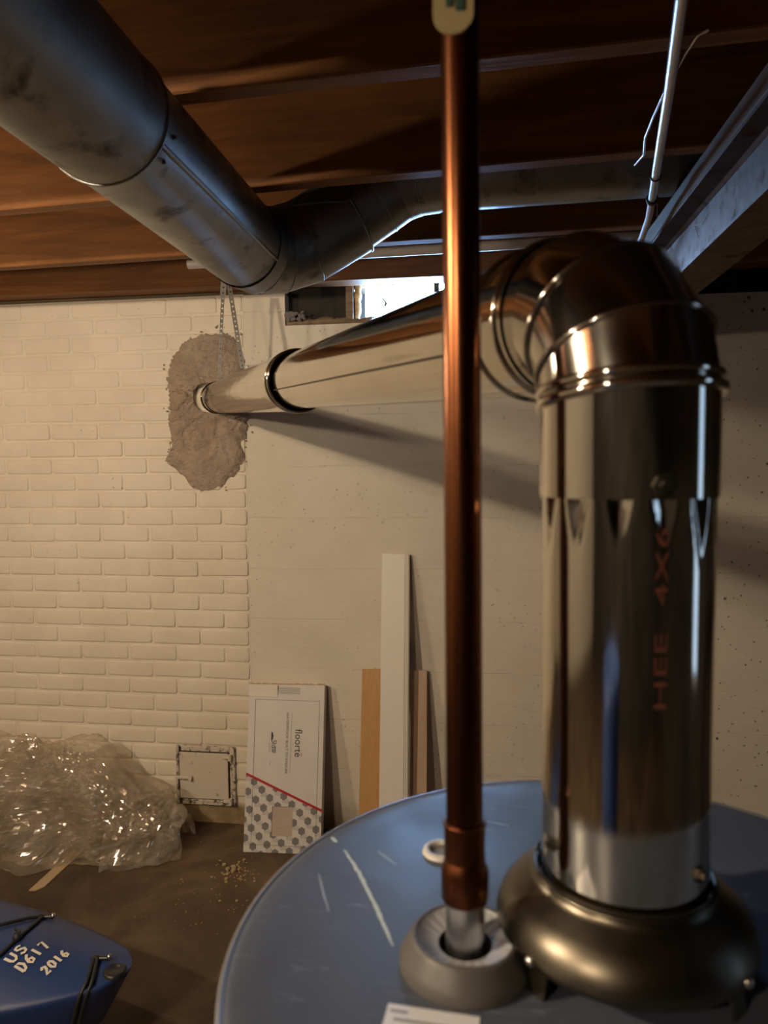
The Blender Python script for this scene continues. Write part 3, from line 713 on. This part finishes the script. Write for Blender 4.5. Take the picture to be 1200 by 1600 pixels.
# draft hood on legs
dh = tag(empty('draft_hood', (A.x, A.y, HZ)), 'flared metal draft hood on short legs at the foot of the vent pipe', 'draft hood')
hd = obj('hood', lo(lathe([(.0535, 1.174), (.0537, 1.169), (.0575, 1.1655), (.066, 1.160), (.0735, 1.1525), (.0775, 1.1445), (.0785, 1.139), (.0775, 1.1365), (.074, 1.1365), None, (.074, 1.1365), (.0715, 1.145), (.055, 1.158)], 96, (A.x, A.y)), dh), M['hood'], dh, True)
obj('top_bead', lo(torus_at((A.x, A.y, 1.170), (0,0,1), .0535, .0018, 80), dh), M['hood'], hd, True)
for a in (-2.45, -.75, .8, 2.4):
    c, s = math.cos(a), math.sin(a); q = Vector((A.x+c*.070, A.y+s*.070, 0)); t_ = Vector((-s, c, 0)); n_ = Vector((c, s, 0))
    V = []
    for z, o_ in ((HZ+.0003, .004), (1.1400, 0), (1.1480, -.001)):
        for u_, v_ in ((-1, -1), (1, -1), (1, 1), (-1, 1)): V.append(q+t_*u_*.007+n_*(v_*.001+o_)+Vector((0, 0, z)))
    Fc = [(i+4*k, (i+1) % 4+4*k, (i+1) % 4+4*k+4, i+4*k+4) for k in range(2) for i in range(4)]+[(3,2,1,0), (8,9,10,11)]
    obj('leg', lo((V, Fc), dh), M['hood'], dh)
    e_ = Vector((A.x+c*.0775, A.y+s*.0775, 1.1400))
    obj('rivet', lo(ball(e_, .0035, 10, 6), dh), M['zinc'], dh, True)

# ------------------------------------------------------------------ copper pipe
cpp = tag(empty('copper_pipe', (NC.x, NC.y, HZ+.02)), 'tall copper water pipe standing on the heater in front of the wall', 'water pipe')
base = Vector((NC.x, NC.y, HZ)); topd = Vector((-.0135, .452, 2.05))
def cpt(z): f = (z-HZ)/(2.05-HZ); return base.lerp(topd, f)
axc = (topd-base).normalized()
obj('pipe', lo(tube([cpt(1.172), cpt(2.04)], .0113, 48), cpp), M['copper'], cpp, True)
zf = lambda y: onY(722, y, NC.y).z
ad = obj('adapter', lo(tube([cpt(1.1585), cpt(1.160), cpt(1.1765), cpt(1.181), cpt(1.184)], [.0140, .0146, .0146, .0132, .0120], 48, True, False), cpp), M['copper_fit'], cpp, True)
obj('socket', lo(tube([cpt(1.184), cpt(1.206)], .0126, 48), cpp), M['copper_fit'], ad, True)
obj('solder_ring', lo(torus_at(cpt(1.206), axc, .0122, .0012, 48), cpp), M['copper_fit'], ad, True)
obj('nipple', lo(tube([cpt(HZ+.0012), cpt(1.160)], .0120, 48), cpp), M['nipple'], cpp, True)
# paper tag near the top
tz0 = onY(708, 54, .4285).z; tx = onY(708, 30, .4285)
V = []; Fc = []; hw = .0115; n_ = 14
prof = [(-hw, .06), (-hw, .012)]+[(-hw*math.cos(math.pi*i/n_), .0115-.0115*math.sin(math.pi*i/n_)) for i in range(1, n_)]+[(hw, .012), (hw, .06)]
for yy in (.4290, .4280): V += [(tx.x+x, yy-.0, tz0+z) for x, z in prof]
k = len(prof); Fc = [tuple(range(k-1, -1, -1)), tuple(range(k, 2*k))]+[(i, (i+1) % k, (i+1) % k+k, i+k) for i in range(k)]
tg = obj('paper_tag', lo((V, [tuple(reversed(f)) for f in Fc]), cpp), M['tagm'], cpp)
obj('tag_print', lo(join(box(tx.x-.004, tx.x-.0005, .4274, .4278, tz0+.015, tz0+.058), box(tx.x+.0015, tx.x+.0062, .4274, .4278, tz0+.0125, tz0+.058)), cpp), M['tagink'], tg)

# ------------------------------------------------------------------ carton leaning on the wall
q0 = onZ(380, 1331, 0); q1 = onZ(501, 1335.5, 0); uax = (q1-q0); CW = uax.length; uax.normalize()
tl = onY(388, 1069, W-.062); vax = tl-q0; vax -= uax*vax.dot(uax); CH = vax.length; vax.normalize()
nax = uax.cross(vax); nax = nax if nax.y < 0 else -nax
cb = tag(empty('flooring_carton', q0+uax*CW/2), 'white flooring carton with a red stripe and hexagon print leaning on the wall', 'carton')
def C3(u, v, n=0.): return q0+uax*u+vax*v+nax*n+Vector((0, 0, .0005))
SX, SY = CW/655, CH/1450
def cu_(x): return (x-75)*SX
def cv_(y): return CH-(y-105)*SY
TH = .050
wu0, wu1, wv0, wv1 = cu_(308), cu_(485), cv_(1415), cv_(1165)
V = [C3(0,0), C3(CW,0), C3(CW,CH), C3(0,CH), C3(0,0,-TH), C3(CW,0,-TH), C3(CW,CH-.004,-TH), C3(0,CH-.004,-TH), C3(wu0,wv0), C3(wu1,wv0), C3(wu1,wv1), C3(wu0,wv1), C3(wu0,wv0,-.004), C3(wu1,wv0,-.004), C3(wu1,wv1,-.004), C3(wu0,wv1,-.004)]
Fc = [(0,1,9,8), (1,2,10,9), (2,3,11,10), (3,0,8,11), (1,5,6,2), (5,4,7,6), (4,0,3,7), (0,4,5,1), (3,2,6,7), (8,9,13,12), (9,10,14,13), (10,11,15,14), (11,8,12,15)]
body = obj('body', lo((V, Fc), cb), M['carton'], cb)
obj('plank_window', lo(([C3(wu0,wv0,-.0035), C3(wu1,wv0,-.0035), C3(wu1,wv1,-.0035), C3(wu0,wv1,-.0035)], [(0,1,2,3)]), cb), M['plank'], cb)
def decal(poly_, n=.0006): return [C3(u, v, n) for u, v in poly_], [tuple(range(len(poly_)))]
def strip_(u0, v0, u1, v1, wd, n=.0008):
    d = Vector((u1-u0, v1-v0)).normalized(); s = Vector((-d.y, d.x))*wd/2
    return decal([(u0-s.x, v0-s.y), (u1-s.x, v1-s.y), (u1+s.x, v1+s.y), (u0+s.x, v0+s.y)], n)
sa = (cu_(75), cv_(893)); sb = (cu_(731), cv_(1190))
obj('pattern_field', lo(decal([(0, 0), (CW, 0), (CW, sb[1]), (0, sa[1])], .0003), cb), M['hexlight'], cb)
# field must leave the window open: rebuild as four pieces
bpy.data.objects.remove(bpy.data.objects['pattern_field'])
fld = join(decal([(0,0),(CW,0),(CW,wv0),(0,wv0)], .0003), decal([(0,wv0),(wu0,wv0),(wu0,wv1),(0,wv1)], .0003), decal([(wu1,wv0),(CW,wv0),(CW,wv1),(wu1,wv1)], .0003), decal([(0,wv1),(CW,wv1),(CW,max(wv1, sb[1])),(0,sa[1])], .0003))
obj('pattern_field', lo(fld, cb), M['carton'], cb)
def clip(poly_, a, b, c):      # keep a*u+b*v+c >= 0
    out = []
    for i in range(len(poly_)):
        p, q = poly_[i], poly_[(i+1) % len(poly_)]; fp = a*p[0]+b*p[1]+c; fq = a*q[0]+b*q[1]+c
        if fp >= 0: out.append(p)
        if fp*fq < 0: t = fp/(fp-fq); out.append((p[0]+(q[0]-p[0])*t, p[1]+(q[1]-p[1])*t))
    return out
def hexes(ox, oy, rr, n, rng=14):
    parts = []
    sl = (sb[1]-sa[1])/(sb[0]-sa[0])
    for i in range(-rng, rng):
        for j in range(-rng, rng):
            x = ox+70*i-50*j; y_ = oy+68*i+86*j
            if not (20 < x < 790 and 850 < y_ < 1620): continue
            h = [(cu_(x+rr*math.sin(k*math.pi/3)), cv_(y_+rr*1.12*math.cos(k*math.pi/3))) for k in range(6)]
            for a, b, c in ((1,0,0), (-1,0,CW), (0,1,0), (sl, -1, sa[1]-sl*sa[0])):
                h = clip(h, a, b, c)
                if len(h) < 3: break
            if len(h) < 3: continue
            cs = [h]
            # cut the window out by splitting
            L_ = clip(h, -1, 0, wu0); R_ = clip(h, 1, 0, -wu1); mid = clip(clip(h, 1, 0, -wu0), -1, 0, wu1) if len(h) > 2 else []
            U_ = clip(mid, 0, 1, -wv1) if len(mid) > 2 else []; D_ = clip(mid, 0, -1, wv0) if len(mid) > 2 else []
            for q in (L_, R_, U_, D_):
                if len(q) > 2: parts.append(decal(list(reversed(q)), n))
    return parts
for hx in hexes(95, 1045, 33, .0008): obj('hexagon', lo(hx, cb), M['hexdark'], cb)
obj('faint_print', lo(join(*(hexes(95+30, 1045+45, 20, .0006)+hexes(95+5, 1045+83*.55, 17, .0005))), cb), M['hexlight'], cb)['kind'] = 'stuff'
obj('red_stripe', lo(strip_(*sa, *sb, 20*SX, .0012), cb), M['red'], cb)
l0, l1, l2, l3 = cu_(133), cu_(690), cv_(1490), cv_(240); lw = .0011
obj('border_line', lo(join(strip_(l0+.002,l2,l0,l3,lw,.001), strip_(l1-.002,l2+.01,l1,l3,lw,.001), strip_(l0,l3,l1,l3-.003,lw,.001), strip_(l0,l2,l1,l2-.004,lw,.001)), cb), M['ink'], cb)
obj('divider_line', lo(strip_(cu_(455), cv_(345), cu_(450), cv_(885), .0009), cb), M['hexdark'], cb)
def ctext(txt, x, y0, y1, h, mat, name='lettering'):
    """text reading downwards: starts at photo row y0, ends at y1, baseline at column x, cap height h (in crop units)"""
    me = text_mesh(txt, 1., mat, name); xs = [v.co.x for v in me.vertices]; mx, mn = max(xs), min(xs)
    for v in me.vertices:
        s = (v.co.x-mn)/(mx-mn); t = v.co.y/.70
        v.co = C3(cu_(x)+t*h*SX, cv_(y0+(y1-y0)*s), .0010)-cb.location
    return obj(name, me, None, cb)
ctext('floorte', 488, 497, 738, 62, M['ink'])
obj('accent_mark', lo(strip_(cu_(545), cv_(700), cu_(545), cv_(735), .0020), cb), M['red'], cb)
ctext('WATERPROOF. BUILT TO ENDURE', 408, 350, 885, 20, plain('ink_grey', (.09, .085, .08), .6))
ctext('Shaw', 285, 596, 708, 44, M['ink'])
ctext('FLOORS', 262, 620, 705, 9, M['hexdark'])
obj('logo_mark', lo(decal([(cu_(280), cv_(525)), (cu_(280), cv_(600)), (cu_(294), cv_(590)), (cu_(300), cv_(560)), (cu_(292), cv_(528))], .001), cb), M['ink'], cb)
obj('logo_bar', lo(strip_(cu_(318), cv_(650), cu_(318), cv_(706), .003), cb), M['ink'], cb)
ctext('TM /', 270, 780, 815, 12, M['hexdark'])
# top flap, label and torn kraft edge
obj('top_label', lo(join(([C3(-.002, CH-.043, .0008), C3(cu_(325), CH-.047, .0008), C3(cu_(325), CH-.002, .010), C3(-.002, CH-.002, .010)], [(0,1,2,3)]), ([C3(-.002, CH-.043, .0008), C3(cu_(325), CH-.047, .0008), C3(cu_(325), CH-.047, .006), C3(-.002, CH-.043, .006)], [(0,1,2,3)])), cb), M['tape'], cb)
obj('barcode', lo(join(*[strip_(cu_(335), CH-.010-.004*i, cu_(520), CH-.011-.004*i, .0018 if i % 2 else .0010, .001) for i in range(7)]), cb), M['hexdark'], cb)
kr = []
for i in range(30):
    u = CW*i/30; kr.append(([C3(u, CH-.003, -.004), C3(u+CW/29, CH-.003, -.004), C3(u+CW/29, CH+R.uniform(.001, .006), -.010), C3(u, CH+R.uniform(.001, .006), -.010)], [(0,1,2,3)]))
obj('torn_edge', lo(join(*kr), cb), M['carton_raw'], cb)

# ------------------------------------------------------------------ boards leaning on the wall
def leaning(name, label, pxtl, pxtr, ybase, ytop, th, mats, x_shift=(0, 0)):
    tl_, tr_ = onY(*pxtl, ytop), onY(*pxtr, ytop)
    bl = Vector((tl_.x+x_shift[0], ybase, 0)); br = Vector((tr_.x+x_shift[1], ybase, 0))
    o = tag(empty(name, (bl+br)/2), label, 'board')
    n_ = (br-bl).cross(tl_-bl).normalized(); n_ = n_ if n_.y > 0 else -n_
    return o, bl, br, tl_, tr_, n_
def slab(bl, br, tl_, tr_, n_, t0, t1):
    V = [p+n_*t0 for p in (bl, br, tr_, tl_)]+[p+n_*t1 for p in (bl, br, tr_, tl_)]
    zmin = min(v.z for v in V[:2]+V[4:6]); V = [v-Vector((0,0,zmin)) for v in V]
    return V, [(0,1,2,3), (7,6,5,4), (0,4,5,1), (1,5,6,2), (2,6,7,3), (3,7,4,0)]
def lerp_x(a, b, f): return a.lerp(b, f)
o, bl, br, tl_, tr_, n_ = leaning('white_board', 'tall narrow white board leaning on the wall between two tan boards', (597, 866), (640, 868), 2.47, W-.022, .02, None, (.004, .006))
f1, f2, f3 = .83, .89, .95
obj('face_panel', lo(slab(bl, bl.lerp(br, f1), tl_, tl_.lerp(tr_, f1), n_, 0, .018), o), M['whiteboard'], o)
obj('edge_layer', lo(slab(bl.lerp(br, f1+.012), bl.lerp(br, f2), tl_.lerp(tr_, f1+.012), tl_.lerp(tr_, f2), n_, .0015, .018), o), M['whiteboard'], o)
obj('edge_layer', lo(slab(bl.lerp(br, f2+.012), bl.lerp(br, f3), tl_.lerp(tr_, f2+.012), tl_.lerp(tr_, f3), n_, .003, .018), o), M['whiteboard'], o)
obj('edge_layer', lo(slab(bl.lerp(br, f3+.01), br, tl_.lerp(tr_, f3+.01), tr_, n_, .001, .018), o), M['boardlayer'], o)
obj('core', lo(slab(bl.lerp(br, f1-.02), br.lerp(bl, .01), tl_.lerp(tr_, f1-.02), tr_.lerp(tl_, .01), n_, .006, .019), o), M['boardlayer'], o)
o, bl, br, tl_, tr_, n_ = leaning('tan_board', 'orange-tan board leaning on the wall left behind the white board', (566, 1046), (598, 1046), 2.545, W-.012, .01, None, (.0, .004))
obj('panel', lo(slab(bl, br, tl_, tr_, n_, 0, .010), o), M['tan'], o)
o, bl, br, tl_, tr_, n_ = leaning('pinkish_board', 'dull pinkish-brown board leaning on the wall right of the white board', (642, 1048), (667, 1049), 2.53, W-.03, .012, None, (.004, .004))
obj('panel', lo(slab(bl, br, tl_, tr_, n_, 0, .014), o), M['pink'], o)
o, bl, br, tl_, tr_, n_ = leaning('brown_board', 'dark brown strip of wood wedged behind the white board', (631, 1002), (640, 1002), 2.575, W-.008, .02, None)
obj('panel', lo(slab(bl, br, tl_, tr_, n_, -.003, .004), o), M['oldwood'], o)

# ------------------------------------------------------------------ crumpled plastic bundle
bc = Vector((-1.62, 2.46, .0))
def film(sx, sy, sz, seed, amp, nu=150, nv=70):
    V = []; Fc = []; off_ = Vector((seed*3.1, seed*1.7, seed))
    for i in range(nv+1):
        ph = -math.pi/2*.55+(math.pi/2+math.pi/2*.55)*i/nv
        for j in range(nu):
            a = 2*math.pi*j/nu
            ca, sa_ = math.cos(a), math.sin(a)
            sq = lambda v, e: math.copysign(abs(v)**e, v)
            d = Vector((sq(ca, .85)*math.cos(ph), sq(sa_, .85)*math.cos(ph), math.sin(ph)))
            p = Vector((d.x*sx, d.y*sy, d.z*sz))
            q = p*5+off_; big = noise.noise(q*.7)*.07+noise.noise(q*1.5)*.045
            vd = noise.voronoi(p*10+off_)[0]; vd2 = noise.voronoi(p*24+off_)[0]
            cr_ = (vd[1]-vd[0])*.030+(vd2[1]-vd2[0])*.011
            rg = (1-abs(noise.noise(p*9+off_*2))*2)**3*.02+(1-abs(noise.noise(p*26+off_))*2)**3*.010+(1-abs(noise.noise(Vector((p.x*40+p.z*25, p.y*20, p.z*40-p.x*20))+off_))*2)**3*.006
            p = p+d*(big+amp*(cr_+rg))
            # lobes: lower wing to the right, peak left of centre
            lob = math.exp(-((p.x-.42)/.16)**2); p.z *= 1-.36*lob
            pk = math.exp(-((p.x+.10)/.22)**2); p.z *= 1+.10*pk
            z = max(.004+.003*noise.noise(p*20), p.z+.10)
            V.append((bc.x+p.x, min(bc.y+p.y, W-.012), z))
    for i in range(nv):
        for j in range(nu): a = i*nu+j; b = i*nu+(j+1) % nu; Fc.append((a, b, b+nu, a+nu))
    return V, Fc
bag = tag(empty('plastic_bundle', bc), 'big crumpled bundle of clear plastic sheeting on the floor by the wall', 'plastic sheeting')
obj('outer_film', lo(film(.50, .145, .30, 1, .5, 250, 110), bag), M['film'], bag)
obj('inner_film', lo(film(.44, .10, .24, 5, .7, 110, 50), bag), M['film'], bag)
# tail wing at the right end
V = []; Fc = []; nu, nv = 40, 26
for i in range(nv+1):
    for j in range(nu+1):
        u = j/nu; v = i/nv
        th = math.pi*v
        p = Vector((bc.x+.28+.26*u, bc.y+.02-.16*math.cos(th)*(1-.5*u**2), .012+(.20-.08*u**2)*math.sin(th)))
        vd = noise.voronoi(p*13)[0]; p += Vector((0, -math.cos(th), math.sin(th)))*((vd[1]-vd[0])*.035-.006)+Vector((noise.noise(p*12)*.02, 0, noise.noise(p*7)*.02))
        p.z = max(.004, p.z); V.append(p)
for i in range(nv):
    for j in range(nu): a = i*(nu+1)+j; Fc.append((a, a+1, a+nu+2, a+nu+1))
obj('loose_fold', lo((V, Fc), bag), M['film'], bag)

# ------------------------------------------------------------------ floor scraps
s0, s1 = onZ(45, 1391, .004), onZ(88, 1352, .004); d = (s1-s0).normalized(); s = Vector((d.y, -d.x, 0)); Ls = (s1-s0).length+.10; wd = .040
V = []
for z in (.0005, .0045):
    V += [s0+Vector((0,0,z-s0.z)), s0+s*wd*.55+d*.004+Vector((0,0,z-s0.z)), s0+s*wd+d*.03+Vector((0,0,z-s0.z)), s0+s*wd+d*Ls+Vector((0,0,z-s0.z)), s0+d*Ls+Vector((0,0,z-s0.z))]
tag(obj('wood_slat', (V, [(4,3,2,1,0), (5,6,7,8,9)]+[(i, (i+1) % 5, (i+1) % 5+5, i+5) for i in range(5)]), plain('slat_pale', (.46, .34, .20), .6)), 'pale thin wood slat on the floor sticking out beneath the plastic', 'wood slat')
cr_ = []
for i in range(150):
    g = R.gauss
    x, y_ = (368+g(0, 16), 1362+g(0, 9)) if i < 90 else (340+g(0, 50), 1395+g(0, 35))
    p = onZ(x, y_, 0); r_ = abs(g(0, .0034))+.0012 if i < 90 else abs(g(0, .002))+.001
    cr_.append(ball((p.x, p.y, r_*.45), r_, 5, 3, (1, R.uniform(.6, 1.2), .5)))
db = tag(obj('mortar_crumbs', join(*cr_), M['chip']), 'scatter of tan mortar crumbs on the brown floor before the carton', 'debris'); db['kind'] = 'stuff'

# ------------------------------------------------------------------ kayak
KT = Vector((-.772, 1.445, 0)); KA = Vector((-1, .015, 0)).normalized(); KS = Vector((-KA.y, KA.x, 0)); KS = KS if KS.y > 0 else -KS
KL = 3.0
ky = tag(empty('kayak', KT+KA*KL/2), 'blue plastic kayak on the floor with white painted numbers on its bow', 'kayak')
def khw(t):
    a = min(t, KL-t); a = max(a, 0); return .31*(1-math.exp(-((a/.55)**.9)))+.036*min(1, (a/.04))**.5
def kdeck(t):
    a = min(t, KL-t); return .30+.018*math.exp(-a/.25)-.0*a
def ktop(t, f):      # deck height; f=-1..1 across
    a = min(t, KL-t); return kdeck(t)+.050*(1-abs(f)**1.7)*min(1, a/.25)
def section(t):
    hw_ = max(khw(t), .001); zd = kdeck(t); a = min(t, KL-t); keel = .02+.17*max(0, 1-a/.40)**2.2
    pts_ = []
    for f in [x/8 for x in range(8, -9, -1)]: pts_.append((hw_*f, ktop(t, f)))
    pts_ += [(-hw_*1.015, zd-.012), (-hw_*1.0, zd-.022), (-hw_*1.0, zd-.05)]
    for g in (.95, .82, .55, .25): pts_.append((-hw_*g*.93, keel+(zd-.05-keel)*(g**3.2)*.92))
    pts_.append((0, keel))
    for g in (.25, .55, .82, .95): pts_.append((hw_*g*.93, keel+(zd-.05-keel)*(g**3.2)*.92))
    pts_ += [(hw_*1.0, zd-.05), (hw_*1.0, zd-.022), (hw_*1.015, zd-.012)]
    return pts_
ts_ = [0, .004, .012, .024, .04, .06, .085, .115, .15, .2, .26, .33, .42, .55, .7, .9, 1.1, 1.3, 1.5, 1.7, 1.9, 2.1, 2.3, 2.5, 2.65, 2.8, 2.9, 2.96, 2.99, 3.0]
V = []; Fc = []; ns = len(section(.5))
def K3(t, s_, z): return KT+KA*t+KS*s_+Vector((0, 0, z))
for t in ts_:
    zd_ = kdeck(t); V += [K3(t+max(0, zd_-z)*.55*math.exp(-t/.2)*(1 if t < 1.5 else 0), s_, z) for s_, z in section(t)]
for k in range(len(ts_)-1):
    for j in range(ns): a = k*ns+j; b = k*ns+(j+1) % ns; Fc.append((a, b, b+ns, a+ns))
Fc += [tuple(range(ns-1, -1, -1)), tuple(range((len(ts_)-1)*ns, len(ts_)*ns))]
obj('hull', lo((V, Fc), ky), M['kayak'], ky, True)
# cockpit rim and opening
rimp = [K3(1.5+.42*math.cos(a), .20*math.sin(a), .365) for a in [2*math.pi*i/40 for i in range(41)]]
obj('cockpit_rim', lo(tube(rimp, .012, 8, False, False), ky), M['blackp'], ky, True)
obj('cockpit', lo(([p-Vector((0,0,.004)) for p in rimp[:-1]], [tuple(range(40))]), ky), M['black'], ky)
def deckpt(x, y_):        # image point onto the deck surface
    z = .33
    for _ in range(12):
        p = onZ(x, y_, z); q = p-KT; t = q.dot(KA); f = max(-1, min(1, q.dot(KS)/max(khw(t), .01))); z = ktop(max(t, .01), f)
    return onZ(x, y_, z), t, f
def on_deck(p, h):
    q = p-KT; t = q.dot(KA); f = max(-1, min(1, q.dot(KS)/max(khw(t), .01))); return Vector((p.x, p.y, ktop(max(t, .01), f)+h))
GL = {'U': [[(0,1),(0,.3),(.15,.05),(.45,.02),(.65,.25),(.68,1)]], 'S': [[(.7,.85),(.45,1),(.1,.9),(.08,.62),(.4,.5),(.68,.35),(.6,.08),(.3,0),(0,.14)]],
      '0': [[(.35,1),(.05,.75),(.03,.3),(.3,0),(.62,.2),(.68,.7),(.35,1)]], '6': [[(.6,1),(.2,.7),(.03,.3),(.25,0),(.58,.1),(.6,.4),(.3,.5),(.06,.3)]],
      'D': [[(.05,0),(.05,1),(.45,.92),(.68,.5),(.45,.08),(.05,0)]], '1': [[(.3,1),(.32,0)]], '7': [[(0,.95),(.65,1),(.3,0)]], '2': [[(.02,.75),(.25,1),(.6,.85),(.5,.5),(0,.02),(.68,.04)]]}
def write(txt, p0, p1, px_h, name='painted_numbers'):
    a = deckpt(*p0)[0]; b = deckpt(*p1)[0]; d = (b-a); d.z = 0; L = d.length; d.normalize(); u_ = Vector((-d.y, d.x, 0))
    if u_.x > 0: u_ = -u_
    n = len(txt); st_ = L/n; parts = []
    for i, ch in enumerate(txt):
        o_ = a+d*st_*i
        for pl in GL[ch]:
            P_ = [on_deck(o_+d*x*st_*.92+u_*y_*px_h, .0022) for x, y_ in pl]
            V = []; Fc = []
            for k, p in enumerate(P_):
                t_ = (P_[min(k+1, len(P_)-1)]-P_[max(k-1, 0)]).normalized(); s_ = Vector((-t_.y, t_.x, 0)).normalized()*.0030
                V += [on_deck(p+s_, .0022), on_deck(p-s_, .0022)]
            for k in range(len(P_)-1): Fc.append((2*k, 2*k+1, 2*k+3, 2*k+2))
            parts.append((V, Fc))
    return obj(name, lo(join(*parts), ky), M['letter'], ky)
write('US', (20, 1506), (48, 1481), .026); write('D617', (37, 1520), (83, 1477), .026); write('2016', (74, 1524), (112, 1490), .022)
# bow hardware: toggle well, bungee anchors, cords
hp, _, _ = deckpt(181, 1519)
obj('bow_plug', lo(xf(lathe([(0, .004), (.017, .004), (.019, .007), (.023, .006), (.0235, -.006)], 32), Matrix.Translation(hp+Vector((-.004,0,-.001)))), ky), M['blackp'], ky, True)
anch = []
for (x, y_) in ((150, 1500), (64, 1435)):
    p, t, f = deckpt(x, y_); p = on_deck(p, .004); anch.append(p)
    a_ = obj('cord_anchor', lo(join(ball(p, .010, 12, 8, (1.2, .8, .7)), tube([p, p+Vector((.030, .004, 0))], .005, 8)), ky), M['blackp'], ky, True)
    obj('screw', lo(ball(p+Vector((.03, .004, .003)), .006, 10, 6), ky), M['zinc'], a_, True)
def cord(pts_, r=.0042):
    P_ = [on_deck(deckpt(x, y_)[0], .006) for x, y_ in pts_]; return tube(P_, r, 8, True, False)
obj('bungee_cord', lo(join(cord([(64, 1436), (45, 1438), (20, 1444), (0, 1449), (-30, 1456)]), cord([(64, 1438), (48, 1452), (28, 1470), (0, 1496), (-25, 1515)])), ky), M['black'], ky, True)
obj('cord_knot', lo(join(ball(on_deck(deckpt(27, 1470)[0], .008), .010, 10, 6), cord([(27, 1470), (30, 1460), (24, 1455)], .003)), ky), M['black'], ky, True)
pa = anch[0]
def loop_(xs_):
    P_ = []
    for x, y_ in xs_: P_.append(on_deck(deckpt(x, y_)[0], .006))
    q = P_[-1]-KT; t = q.dot(KA)
    return P_+[K3(t+.004, -khw(t)*1.03, kdeck(t)-.004), K3(t+.012, -khw(t)*1.05, kdeck(t)-.03), K3(t+.03, -khw(t)*1.03, kdeck(t)-.09)]
drop = loop_([(147, 1502), (140, 1524), (135, 1540)]); drop2 = loop_([(152, 1503), (147, 1526), (143, 1542)])
obj('grab_loop', lo(join(tube(drop, .0045, 8, True, False), tube(drop2, .0045, 8, True, False)), ky), M['black'], ky, True)

# unseen drum shape added in place of blue clothing mirrored in the vent pipe
bd = tag(empty('reflection_stand_in', (-.66, -.98, 0)), 'blue drum shape added out of view for the blue reflection in the vent pipe', 'drum')
drm = plain('stand_in_blue', (.035, .075, .24), .4)
obj('body', lathe([(0, .0), (.24, .0), (.265, .02), (.275, .06), (.285, .28), (.292, .30), (.285, .32), (.285, .58), (.292, .60), (.285, .62), (.278, .84), (.272, .875), (.25, .885), None, (.25, .885), (.235, .868), (0, .868)], 64), drm, bd, True)
obj('top_ring', torus_at((0, 0, .882), (0,0,1), .262, .012, 64), drm, bd, True)
for sx in (-1, 1): obj('bung', lathe([(0, .886), (.03, .886), (.034, .882), (.034, .868)], 24), M['blackp'], bd, True, loc=(.15*sx, .05, 0))
# ------------------------------------------------------------------ the room's bulbs (behind the camera)
M['bulb'] = {}
for i, (p, pw_) in enumerate(LAMPS):
    rb = .036; area = 4*math.pi*rb*rb
    bmx = NT('bulb_glow').set(color=(1, 1, 1), emit=LAMP_WARM, estr=pw_/(math.pi*area)).m
    o = tag(empty('light_bulb', p), ['bare warm bulb hung in a joist bay behind the water heater', 'bare warm bulb hung in a joist bay between kayak and heater', 'dim bare bulb hanging on a cord above the kayak'][i], 'light bulb')
    obj('glass', ball((0,0,0), rb, 20, 12), bmx, o, True)
    obj('holder', lathe([(.018, .034), (.020, .045), (.028, .055), (.030, .070), (0, .070)], 24), plain('porcelain', (.7, .68, .64), .3), o, True)
    if True: obj('cord', tube([(0,0,.07), (0,0,ZT-p[2]-.001)], .004, 8), M['blackp'], o, True)
